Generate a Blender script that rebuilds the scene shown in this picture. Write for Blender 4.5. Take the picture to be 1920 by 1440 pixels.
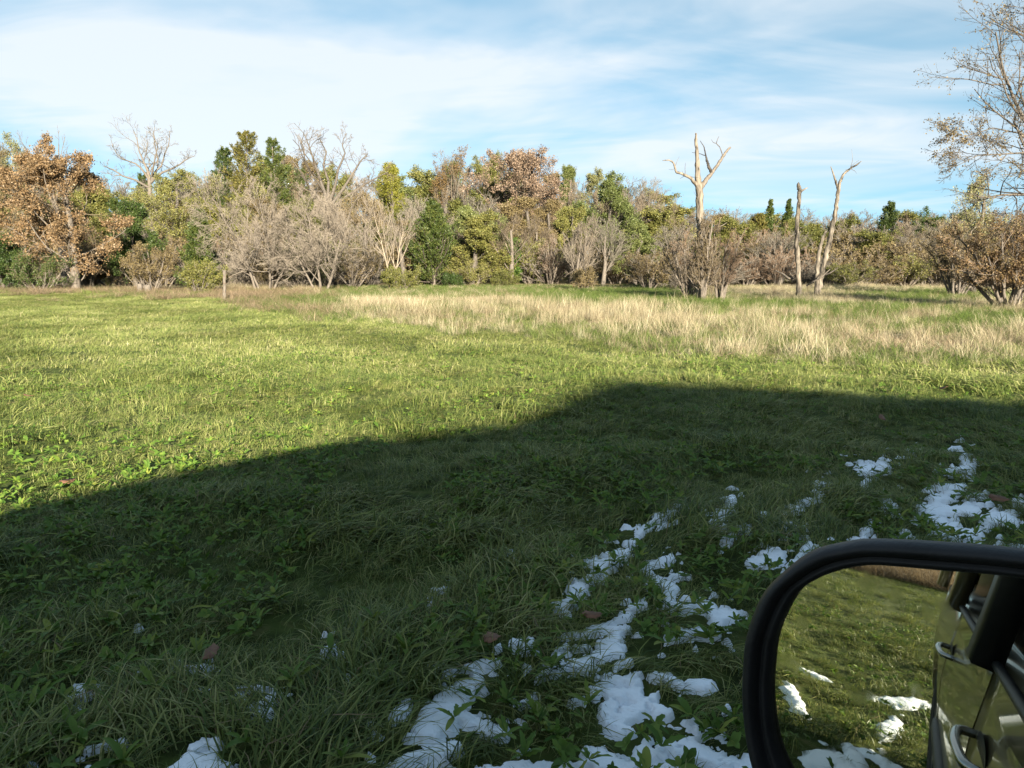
import bpy, math, random
import numpy as np
from mathutils import Vector, Matrix
R_ = math.radians
for o in list(bpy.data.objects):
    bpy.data.objects.remove(o)
SC = bpy.context.scene
COL = SC.collection

# ------------------------------------------------------------------ camera
FPX = 1333.0                      # focal length in photo pixels (1920 wide)
HORIZON = 505.0
PITCH = math.atan((720 - HORIZON) / FPX)
CAMZ = 1.5
cam_d = bpy.data.cameras.new('camera')
cam_d.sensor_width = 36.0
cam_d.lens = 36.0 * FPX / 1920.0
cam_d.clip_start = 0.02
cam_d.clip_end = 9000
cam = bpy.data.objects.new('camera', cam_d)
COL.objects.link(cam)
cam.location = (0, 0, CAMZ)
cam.rotation_euler = (math.pi / 2 - PITCH, 0, 0)
SC.camera = cam

# ------------------------------------------------------------------ sky, sun, exposure
SUN_EL, SUN_HEAD = 15.2, 165.0    # sun stands behind the viewer, a little to the right
SKY_LIFT = 0.24                   # keeps the yellow ground haze of the low sun out of the clear air
world = bpy.data.worlds.new('World')
SC.world = world
world.use_nodes = True
wn, wl = world.node_tree.nodes, world.node_tree.links
wn.clear()
def wnode(t, **kw):
    n = wn.new(t)
    for k, v in kw.items():
        setattr(n, k, v)
    return n
sky = wnode('ShaderNodeTexSky', sky_type='NISHITA', sun_disc=False)
sky.sun_elevation = R_(SUN_EL)
sky.sun_rotation = R_(SUN_HEAD)
sky.air_density = 1.0
sky.dust_density = 0.0
sky.ozone_density = 1.3
tc = wnode('ShaderNodeTexCoord')
lift = wnode('ShaderNodeVectorMath', operation='ADD'); wl.new(tc.outputs['Generated'], lift.inputs[0]); lift.inputs[1].default_value = (0, 0, SKY_LIFT)
lnorm = wnode('ShaderNodeVectorMath', operation='NORMALIZE'); wl.new(lift.outputs[0], lnorm.inputs[0]); wl.new(lnorm.outputs[0], sky.inputs[0])
sep = wnode('ShaderNodeSeparateXYZ'); wl.new(tc.outputs['Generated'], sep.inputs[0])
zz = wnode('ShaderNodeMath', operation='MAXIMUM'); wl.new(sep.outputs[2], zz.inputs[0]); zz.inputs[1].default_value = 0.0
za = wnode('ShaderNodeMath', operation='ADD'); wl.new(zz.outputs[0], za.inputs[0]); za.inputs[1].default_value = 0.10
dx = wnode('ShaderNodeMath', operation='DIVIDE'); wl.new(sep.outputs[0], dx.inputs[0]); wl.new(za.outputs[0], dx.inputs[1])
dy = wnode('ShaderNodeMath', operation='DIVIDE'); wl.new(sep.outputs[1], dy.inputs[0]); wl.new(za.outputs[0], dy.inputs[1])
cmb = wnode('ShaderNodeCombineXYZ'); wl.new(dx.outputs[0], cmb.inputs[0]); wl.new(dy.outputs[0], cmb.inputs[1])
def cloud_layer(scale, offs, rot, det, lo, hi, dist=0.6):
    mp = wnode('ShaderNodeMapping')
    mp.inputs['Scale'].default_value = scale
    mp.inputs['Location'].default_value = offs
    mp.inputs['Rotation'].default_value = (0, 0, R_(rot))
    wl.new(cmb.outputs[0], mp.inputs[0])
    nz = wnode('ShaderNodeTexNoise')
    nz.inputs['Scale'].default_value = 1.0
    nz.inputs['Detail'].default_value = det
    nz.inputs['Roughness'].default_value = 0.55
    nz.inputs['Distortion'].default_value = dist
    wl.new(mp.outputs[0], nz.inputs['Vector'])
    mr = wnode('ShaderNodeMapRange'); mr.interpolation_type = 'SMOOTHSTEP'
    mr.inputs['From Min'].default_value = lo
    mr.inputs['From Max'].default_value = hi
    wl.new(nz.outputs['Fac'], mr.inputs['Value'])
    return mr.outputs[0]
CLOUD_OFF = (9.3, 2.2, 0.0)
c1 = cloud_layer((0.34, 0.36, 1), CLOUD_OFF, 20, 5, 0.465, 0.70)
c2 = cloud_layer((0.8, 1.5, 1), (1.1, 7.7, 0), 24, 7, 0.36, 0.80, 1.4)
m2 = wnode('ShaderNodeMath', operation='MULTIPLY'); wl.new(c2, m2.inputs[0]); m2.inputs[1].default_value = 0.50
mm = wnode('ShaderNodeMath', operation='ADD'); wl.new(c1, mm.inputs[0]); wl.new(m2.outputs[0], mm.inputs[1]); mm.use_clamp = True
cf = wnode('ShaderNodeMath', operation='MULTIPLY'); cf.operation = 'MULTIPLY_ADD'; wl.new(mm.outputs[0], cf.inputs[0]); cf.inputs[1].default_value = 0.76; cf.inputs[2].default_value = 0.03
mx = wnode('ShaderNodeMix', data_type='RGBA')
wl.new(cf.outputs[0], mx.inputs['Factor'])
tint = wnode('ShaderNodeMix', data_type='RGBA', blend_type='MULTIPLY'); tint.inputs['Factor'].default_value = 1.0
tint.inputs[7].default_value = (0.98, 1.17, 1.04, 1)
wl.new(sky.outputs[0], tint.inputs[6]); wl.new(tint.outputs[2], mx.inputs[6])
mx.inputs[7].default_value = (4.25, 4.4, 4.55, 1)
bg = wnode('ShaderNodeBackground'); bg.inputs['Strength'].default_value = 0.050
wl.new(mx.outputs[2], bg.inputs['Color'])
wo = wnode('ShaderNodeOutputWorld'); wl.new(bg.outputs[0], wo.inputs[0])

sun_d = bpy.data.lights.new('sun', 'SUN')
sun_d.energy = 5.0
sun_d.angle = R_(0.9)
sun_d.color = (1.0, 0.91, 0.74)
sun = bpy.data.objects.new('sun', sun_d)
COL.objects.link(sun)
_sd = Vector((math.sin(R_(SUN_HEAD)) * math.cos(R_(SUN_EL)), math.cos(R_(SUN_HEAD)) * math.cos(R_(SUN_EL)), math.sin(R_(SUN_EL))))
sun.rotation_euler = _sd.to_track_quat('Z', 'Y').to_euler()
sun.location = _sd * 50

vs = SC.view_settings
vs.view_transform = 'Standard'; vs.look = 'None'; vs.gamma = 1.0; vs.use_curve_mapping = False
vs.exposure = 2.22
SC.render.engine = 'CYCLES'
SC.cycles.use_denoising = True
SC.cycles.max_bounces = 7
SC.cycles.diffuse_bounces = 3
SC.cycles.transmission_bounces = 4
SC.cycles.transparent_max_bounces = 6
SC.cycles.sample_clamp_indirect = 6

# ------------------------------------------------------------------ helpers
def px_dir(x, y):
    u, v = (x - 960) / FPX, (720 - y) / FPX
    return np.array([u, math.cos(PITCH) + v * math.sin(PITCH), v * math.cos(PITCH) - math.sin(PITCH)])
def px_ground(x, y, z=0.0):
    d = px_dir(x, y); t = (CAMZ - z) / -d[2]
    return d[0] * t, d[1] * t
def px_at(x, y, depth):                 # point on the pixel's ray at world depth Y
    d = px_dir(x, y); t = depth / d[1]
    return np.array([d[0] * t, depth, CAMZ + d[2] * t])
def to_px(X, Y, Z=0.0):
    cz = Y * math.cos(PITCH) - (Z - CAMZ) * math.sin(PITCH)
    cy = Y * math.sin(PITCH) + (Z - CAMZ) * math.cos(PITCH)
    cz = np.maximum(cz, 1e-3)
    return 960 + FPX * X / cz, 720 - FPX * cy / cz

def _hash(ix, iy, s):
    n = (ix.astype(np.int64) * 374761393 + iy.astype(np.int64) * 668265263 + s * 1442695041) & 0x7fffffff
    n = ((n ^ (n >> 13)) * 1274126177) & 0x7fffffff
    n = (n ^ (n >> 16)) & 0xffffff
    return n / float(0xffffff)
def vnoise(x, y, s=0):
    x = np.asarray(x, float); y = np.asarray(y, float)
    ix, iy = np.floor(x), np.floor(y)
    fx, fy = x - ix, y - iy
    fx = fx * fx * (3 - 2 * fx); fy = fy * fy * (3 - 2 * fy)
    a, b = _hash(ix, iy, s), _hash(ix + 1, iy, s)
    c, d = _hash(ix, iy + 1, s), _hash(ix + 1, iy + 1, s)
    return (a + (b - a) * fx) * (1 - fy) + (c + (d - c) * fx) * fy
def fbm(x, y, s=0, o=3):
    t, a, w = 0, 0.5, 0
    for i in range(o):
        t = t + a * vnoise(np.asarray(x) * 2 ** i, np.asarray(y) * 2 ** i, s + i * 17); w += a; a *= 0.5
    return t / w
def smooth(a, b, x):
    t = np.clip((np.asarray(x, float) - a) / (b - a), 0, 1)
    return t * t * (3 - 2 * t)
def hz(X, Y):
    X = np.asarray(X, float); Y = np.asarray(Y, float)
    r = np.hypot(X, Y)
    h = (fbm(X / 0.55, Y / 0.55, 3, 2) - 0.5) * 0.09 + (fbm(X / 2.6, Y / 2.6, 9, 2) - 0.5) * 0.12
    h = h + (fbm(X / 14, Y / 14, 21, 2) - 0.5) * 0.25 * smooth(8, 30, r)
    hill = smooth(72, 175, Y) * (5.5 - 4.0 * smooth(5, 45, X))
    far = smooth(200, 900, r) * 6 * fbm(X / 300, Y / 300, 5, 2)
    return h + hill + far - 0.02

def mk(name, V, Q, mats, parent=None, mi=None, tint=None, smooth_=False, link=True):
    """one mesh object from numpy verts and quads (a quad whose last two indices agree is a triangle)"""
    V = np.asarray(V, np.float32).reshape(-1, 3); Q = np.asarray(Q, np.int32).reshape(-1, 4)
    me = bpy.data.meshes.new(name)
    tri = Q[:, 2] == Q[:, 3]
    cnt = np.where(tri, 3, 4).astype(np.int32)
    keep = np.ones(Q.shape, bool); keep[tri, 3] = False
    loops = Q[keep]
    start = np.concatenate([[0], np.cumsum(cnt)[:-1]]).astype(np.int32)
    me.vertices.add(len(V)); me.vertices.foreach_set('co', V.ravel())
    me.loops.add(len(loops)); me.loops.foreach_set('vertex_index', loops.astype(np.int32))
    me.polygons.add(len(Q)); me.polygons.foreach_set('loop_start', start); me.polygons.foreach_set('loop_total', cnt)
    for m in (mats if isinstance(mats, (list, tuple)) else [mats]):
        me.materials.append(m)
    if mi is not None:
        me.polygons.foreach_set('material_index', np.asarray(mi, np.int32))
    if smooth_ is not False:
        sm = np.ones(len(Q), bool) if smooth_ is True else np.asarray(smooth_, bool)
        me.polygons.foreach_set('use_smooth', sm)
    if tint is not None:
        a = me.attributes.new('tint', 'FLOAT', 'FACE'); a.data.foreach_set('value', np.asarray(tint, np.float32))
    me.update(calc_edges=True)
    o = bpy.data.objects.new(name, me)
    if link:
        COL.objects.link(o)
    if parent is not None:
        o.parent = parent
    return o
def tag(o, label=None, cat=None, group=None, kind=None):
    if label: o['label'] = label
    if cat: o['category'] = cat
    if group: o['group'] = group
    if kind: o['kind'] = kind
    return o
def empty(name, loc=(0, 0, 0), rz=0.0):
    o = bpy.data.objects.new(name, None); COL.objects.link(o)
    o.empty_display_size = 0.2
    o.location = loc; o.rotation_euler = (0, 0, rz)
    return o
def norm(a):
    return a / np.maximum(np.linalg.norm(a, axis=-1, keepdims=True), 1e-9)

# ------------------------------------------------------------------ materials
def new_mat(name):
    m = bpy.data.materials.new(name); m.use_nodes = True
    nt = m.node_tree; nt.nodes.clear()
    return m, nt.nodes, nt.links
def ramp(n, stops):
    r = n.new('ShaderNodeValToRGB')
    el = r.color_ramp.elements
    while len(el) > 1: el.remove(el[-1])
    el[0].position = stops[0][0]; el[0].color = (*stops[0][1], 1)
    for p, c in stops[1:]:
        e = el.new(p); e.color = (*c, 1)
    return r
def leaf_mat(name, stops, trans=0.35, rough=0.5, spec=0.3, patch=0.0, patch_scale=0.5, use_random=True, patch_cols=None):
    m, n, l = new_mat(name)
    at = n.new('ShaderNodeAttribute'); at.attribute_name = 'tint'
    fac = at.outputs['Fac']
    if use_random:
        oi = n.new('ShaderNodeObjectInfo')
        a = n.new('ShaderNodeMath'); a.operation = 'MULTIPLY_ADD'
        l.new(oi.outputs['Random'], a.inputs[0]); a.inputs[1].default_value = 0.3
        l.new(fac, a.inputs[2])
        b = n.new('ShaderNodeMath'); b.operation = 'SUBTRACT'; l.new(a.outputs[0], b.inputs[0]); b.inputs[1].default_value = 0.15
        fac = b.outputs[0]
    if patch:
        g = n.new('ShaderNodeNewGeometry')
        nz = n.new('ShaderNodeTexNoise'); nz.inputs['Scale'].default_value = patch_scale; nz.inputs['Detail'].default_value = 4
        l.new(g.outputs['Position'], nz.inputs['Vector'])
        c = n.new('ShaderNodeMath'); c.operation = 'SUBTRACT'; l.new(nz.outputs['Fac'], c.inputs[0]); c.inputs[1].default_value = 0.5
        d = n.new('ShaderNodeMath'); d.operation = 'MULTIPLY_ADD'; l.new(c.outputs[0], d.inputs[0]); d.inputs[1].default_value = patch
        l.new(fac, d.inputs[2]); fac = d.outputs[0]
    r = ramp(n, stops); l.new(fac, r.inputs[0])
    p = n.new('ShaderNodeBsdfPrincipled')
    p.inputs['Roughness'].default_value = rough
    p.inputs['Specular IOR Level'].default_value = spec
    l.new(r.outputs[0], p.inputs['Base Color'])
    t = n.new('ShaderNodeBsdfTranslucent')
    l.new(r.outputs[0], t.inputs['Color'])
    mxs = n.new('ShaderNodeMixShader'); mxs.inputs[0].default_value = trans
    l.new(p.outputs[0], mxs.inputs[1]); l.new(t.outputs[0], mxs.inputs[2])
    out = n.new('ShaderNodeOutputMaterial'); l.new(mxs.outputs[0], out.inputs[0])
    return m
def noise_mat(name, stops, scale=5.0, detail=6, rough=0.8, spec=0.3, bump=0.0, bscale=None, metallic=0.0, stretch=None, coat=0.0, coords='Object'):
    m, n, l = new_mat(name)
    tcn = n.new('ShaderNodeTexCoord')
    vec = tcn.outputs[coords]
    if stretch:
        mp = n.new('ShaderNodeMapping'); mp.inputs['Scale'].default_value = stretch; l.new(vec, mp.inputs[0]); vec = mp.outputs[0]
    nz = n.new('ShaderNodeTexNoise'); nz.inputs['Scale'].default_value = scale; nz.inputs['Detail'].default_value = detail
    l.new(vec, nz.inputs['Vector'])
    r = ramp(n, stops); l.new(nz.outputs['Fac'], r.inputs[0])
    p = n.new('ShaderNodeBsdfPrincipled'); l.new(r.outputs[0], p.inputs['Base Color'])
    p.inputs['Roughness'].default_value = rough; p.inputs['Specular IOR Level'].default_value = spec
    p.inputs['Metallic'].default_value = metallic
    p.inputs['Coat Weight'].default_value = coat
    if bump:
        nb = n.new('ShaderNodeTexNoise'); nb.inputs['Scale'].default_value = bscale or scale * 2; nb.inputs['Detail'].default_value = 5
        l.new(vec, nb.inputs['Vector'])
        bp = n.new('ShaderNodeBump'); bp.inputs['Strength'].default_value = bump; bp.inputs['Distance'].default_value = 0.02
        l.new(nb.outputs['Fac'], bp.inputs['Height']); l.new(bp.outputs[0], p.inputs['Normal'])
    out = n.new('ShaderNodeOutputMaterial'); l.new(p.outputs[0], out.inputs[0])
    return m

GREEN = [(0.0, (0.036, 0.066, 0.014)), (0.33, (0.115, 0.155, 0.036)), (0.60, (0.215, 0.235, 0.066)), (0.84, (0.32, 0.305, 0.125)), (1.0, (0.42, 0.38, 0.21))]
STRAW = [(0.0, (0.12, 0.09, 0.05)), (0.35, (0.32, 0.265, 0.16)), (0.7, (0.47, 0.41, 0.27)), (1.0, (0.56, 0.52, 0.385))]
M = {}
M['grass'] = leaf_mat('grass_blade', GREEN, 0.28, 0.48, 0.26, 0.75, 0.45)
M['weed'] = leaf_mat('broad_leaf', [(0, (0.045, 0.095, 0.014)), (0.6, (0.105, 0.175, 0.028)), (1, (0.20, 0.23, 0.04))], 0.3, 0.5, 0.2)
M['thatch'] = leaf_mat('thatch', [(0, (0.10, 0.075, 0.04)), (0.6, (0.24, 0.18, 0.10)), (1, (0.36, 0.29, 0.17))], 0.2, 0.6, 0.2)
M['straw'] = leaf_mat('straw_blade', STRAW, 0.3, 0.5, 0.3, 0.5, 0.25)
M['straw_red'] = leaf_mat('straw_reddish', [(0, (0.10, 0.07, 0.04)), (0.6, (0.27, 0.20, 0.125)), (1, (0.42, 0.34, 0.225))], 0.3, 0.5, 0.3)
M['lush'] = leaf_mat('lush_blade', [(0, (0.05, 0.085, 0.018)), (0.6, (0.115, 0.155, 0.035)), (1, (0.22, 0.23, 0.085))], 0.3, 0.5, 0.2, 0.5, 0.3)
M['bark'] = noise_mat('bark_grey', [(0.3, (0.0594, 0.0495, 0.0396)), (0.7, (0.1584, 0.1320, 0.1056))], 6, bump=0.6, stretch=(4, 4, 0.8))
M['bark_dark'] = noise_mat('bark_dark', [(0.3, (0.035, 0.03, 0.025)), (0.7, (0.12, 0.10, 0.08))], 6, bump=0.6, stretch=(4, 4, 0.8))
M['bark_tan'] = noise_mat('bark_tan', [(0.3, (0.1320, 0.1023, 0.0726)), (0.7, (0.2772, 0.2310, 0.1716))], 5, bump=0.5, stretch=(4, 4, 0.8))
M['snag'] = noise_mat('weathered_wood', [(0.34, (0.025, 0.020, 0.015)), (0.44, (0.10, 0.082, 0.062)), (0.55, (0.155, 0.13, 0.10)), (0.75, (0.205, 0.178, 0.14))], 3.0, bump=1.0, bscale=7, stretch=(3, 3, 0.5))
M['snag_dark'] = noise_mat('charred_wood', [(0.3, (0.012, 0.010, 0.009)), (0.75, (0.06, 0.05, 0.04))], 6, bump=0.5)
for k, (a, b) in {'twig_tan': ((0.105, 0.085, 0.065), (0.225, 0.19, 0.15)), 'twig_grey': ((0.085, 0.075, 0.06), (0.20, 0.175, 0.14)),
                  'twig_brown': ((0.075, 0.058, 0.04), (0.185, 0.145, 0.10)), 'twig_red': ((0.095, 0.062, 0.04), (0.215, 0.15, 0.10)),
                  'twig_dark': ((0.035, 0.03, 0.024), (0.11, 0.09, 0.07))}.items():
    M[k] = leaf_mat(k, [(0, a), (1, b)], 0.0, 0.8, 0.2)
LEAFCOL = {'orange': ((0.075, 0.045, 0.022), (0.19, 0.120, 0.058), (0.29, 0.205, 0.115)), 'pink': ((0.11, 0.07, 0.045), (0.25, 0.175, 0.12), (0.36, 0.275, 0.20)),
           'olive': ((0.0427, 0.0522, 0.0133), (0.1283, 0.1330, 0.0333), (0.2565, 0.2280, 0.0712)), 'green': ((0.042, 0.058, 0.016), (0.12, 0.142, 0.040), (0.22, 0.225, 0.085)),
           'bright': ((0.0333, 0.0712, 0.0114), (0.0712, 0.1283, 0.0209), (0.1425, 0.1900, 0.0380)), 'dark': ((0.0142, 0.0304, 0.0076), (0.0427, 0.0712, 0.0152), (0.1045, 0.1235, 0.0333)),
           'cedar': ((0.0190, 0.0361, 0.0095), (0.0570, 0.0808, 0.0171), (0.1425, 0.1472, 0.0380)), 'cedar_gold': ((0.0475, 0.0522, 0.0114), (0.1330, 0.1187, 0.0266), (0.2375, 0.1900, 0.0570)),
           'pale': ((0.0910, 0.0910, 0.0350), (0.1890, 0.1890, 0.0700), (0.2940, 0.2730, 0.1330)), 'brown': ((0.07, 0.05, 0.022), (0.165, 0.125, 0.055), (0.26, 0.205, 0.10)),
           'yellow': ((0.0750, 0.0825, 0.0112), (0.1800, 0.1800, 0.0225), (0.3000, 0.2700, 0.0525)), 'rust': ((0.075, 0.045, 0.018), (0.18, 0.115, 0.045), (0.28, 0.20, 0.09)),
           'willow': ((0.07, 0.05, 0.022), (0.17, 0.125, 0.055), (0.28, 0.225, 0.12))}
for k, (a, b, c) in LEAFCOL.items():
    M['leaf_' + k] = leaf_mat('leaf_' + k, [(0.05, a), (0.5, b), (1, c)], 0.35, 0.5, 0.3)

# ------------------------------------------------------------------ zones of the field (photo pixel -> ground)
YL = np.array([(-900, 543), (0, 543), (80, 547), (250, 550), (400, 558), (440, 571), (500, 584), (590, 600), (640, 594), (700, 600), (900, 622), (1000, 630),
               (1200, 650), (1400, 667), (1600, 678), (1920, 690), (3000, 720)], float)
def zones(X, Y):
    """dry: tall straw, lush: green swale inside it, 0..1 each"""
    X = np.asarray(X, float); Y = np.asarray(Y, float)
    px, py = to_px(X, Y, 0.0)
    yl = np.interp(px, YL[:, 0], YL[:, 1]) + (fbm(X / 1.6, Y / 3.0, 41, 3) - 0.5) * 40
    front = Y > 5
    dry = smooth(14, -26, py - yl) * front
    def ell(cx, cy, rx, ry):
        return smooth(1.25, 0.75, np.hypot((px - cx) / rx, (py - cy) / ry) + (fbm(X / 1.2, Y / 2.5, 57, 3) - 0.5) * 0.9)
    lush = np.maximum.reduce([ell(1160, 562, 190, 24), ell(1420, 574, 130, 15), ell(545, 574, 100, 18), ell(800, 526, 110, 7), ell(1010, 524, 60, 8), ell(1250, 548, 90, 8), ell(1640, 582, 130, 13), ell(1880, 602, 130, 18), ell(1750, 555, 160, 9)])
    lush = lush * front * dry
    return dry, lush
rng = np.random.default_rng(11)

# ------------------------------------------------------------------ ground: one polar sheet to the horizon
def ground():
    front = np.arange(-50, 50.01, 0.45)
    rest = np.arange(50, 310, 3.0)[1:]
    hd = np.radians(np.concatenate([front, rest]))
    rr = [0.0, 0.15, 0.3, 0.45]
    r = 0.6
    while r < 4500:
        rr.append(r); r *= 1.028
    rr = np.array(rr[1:])
    A, Rr = np.meshgrid(hd, rr)
    X, Y = np.sin(A) * Rr, np.cos(A) * Rr
    V = np.stack([X, Y, hz(X, Y)], -1).reshape(-1, 3)
    na, nr = len(hd), len(rr)
    i, j = np.meshgrid(np.arange(nr - 1), np.arange(na), indexing='ij')
    j2 = (j + 1) % na
    Q = np.stack([i * na + j, i * na + j2, (i + 1) * na + j2, (i + 1) * na + j], -1).reshape(-1, 4)[:, ::-1]
    V = np.vstack([V, [[0, 0, float(hz(0, 0))]]])
    c = len(V) - 1
    cap = np.stack([np.full(na, c), (np.arange(na) + 1) % na, np.arange(na), np.arange(na)], -1)
    Q = np.vstack([Q, cap])
    m, n, l = new_mat('field_soil')
    g = n.new('ShaderNodeNewGeometry')
    nz = n.new('ShaderNodeTexNoise'); nz.inputs['Scale'].default_value = 9; nz.inputs['Detail'].default_value = 8
    l.new(g.outputs['Position'], nz.inputs['Vector'])
    nz2 = n.new('ShaderNodeTexNoise'); nz2.inputs['Scale'].default_value = 0.35; nz2.inputs['Detail'].default_value = 5
    l.new(g.outputs['Position'], nz2.inputs['Vector'])
    a = ramp(n, [(0.3, (0.022, 0.030, 0.010)), (0.55, (0.055, 0.075, 0.018)), (0.75, (0.11, 0.105, 0.04))])
    l.new(nz.outputs['Fac'], a.inputs[0])
    b = ramp(n, [(0.3, (0.13, 0.10, 0.05)), (0.6, (0.26, 0.20, 0.11)), (0.8, (0.34, 0.28, 0.16))])
    l.new(nz.outputs['Fac'], b.inputs[0])
    at = n.new('ShaderNodeAttribute'); at.attribute_name = 'dry'
    mxc = n.new('ShaderNodeMix'); mxc.data_type = 'RGBA'
    l.new(at.outputs['Fac'], mxc.inputs['Factor']); l.new(a.outputs[0], mxc.inputs[6]); l.new(b.outputs[0], mxc.inputs[7])
    p = n.new('ShaderNodeBsdfPrincipled'); p.inputs['Roughness'].default_value = 0.95; p.inputs['Specular IOR Level'].default_value = 0.1
    l.new(mxc.outputs[2], p.inputs['Base Color'])
    bp = n.new('ShaderNodeBump'); bp.inputs['Distance'].default_value = 0.03; bp.inputs['Strength'].default_value = 0.8
    l.new(nz.outputs['Fac'], bp.inputs['Height']); l.new(bp.outputs[0], p.inputs['Normal'])
    out = n.new('ShaderNodeOutputMaterial'); l.new(p.outputs[0], out.inputs[0])
    o = mk('ground', V, Q, m, smooth_=True)
    d, lu = zones(V[:, 0], V[:, 1])
    wood = smooth(58, 66, V[:, 1]) * 0.6
    dry = np.clip(np.maximum(d * (1 - lu), wood * (1 - lu)), 0, 1)
    at_ = o.data.attributes.new('dry', 'FLOAT', 'POINT'); at_.data.foreach_set('value', dry.astype(np.float32))
    tag(o, 'grassy field sheet running to the horizon', 'ground', kind='structure')
ground()

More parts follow.
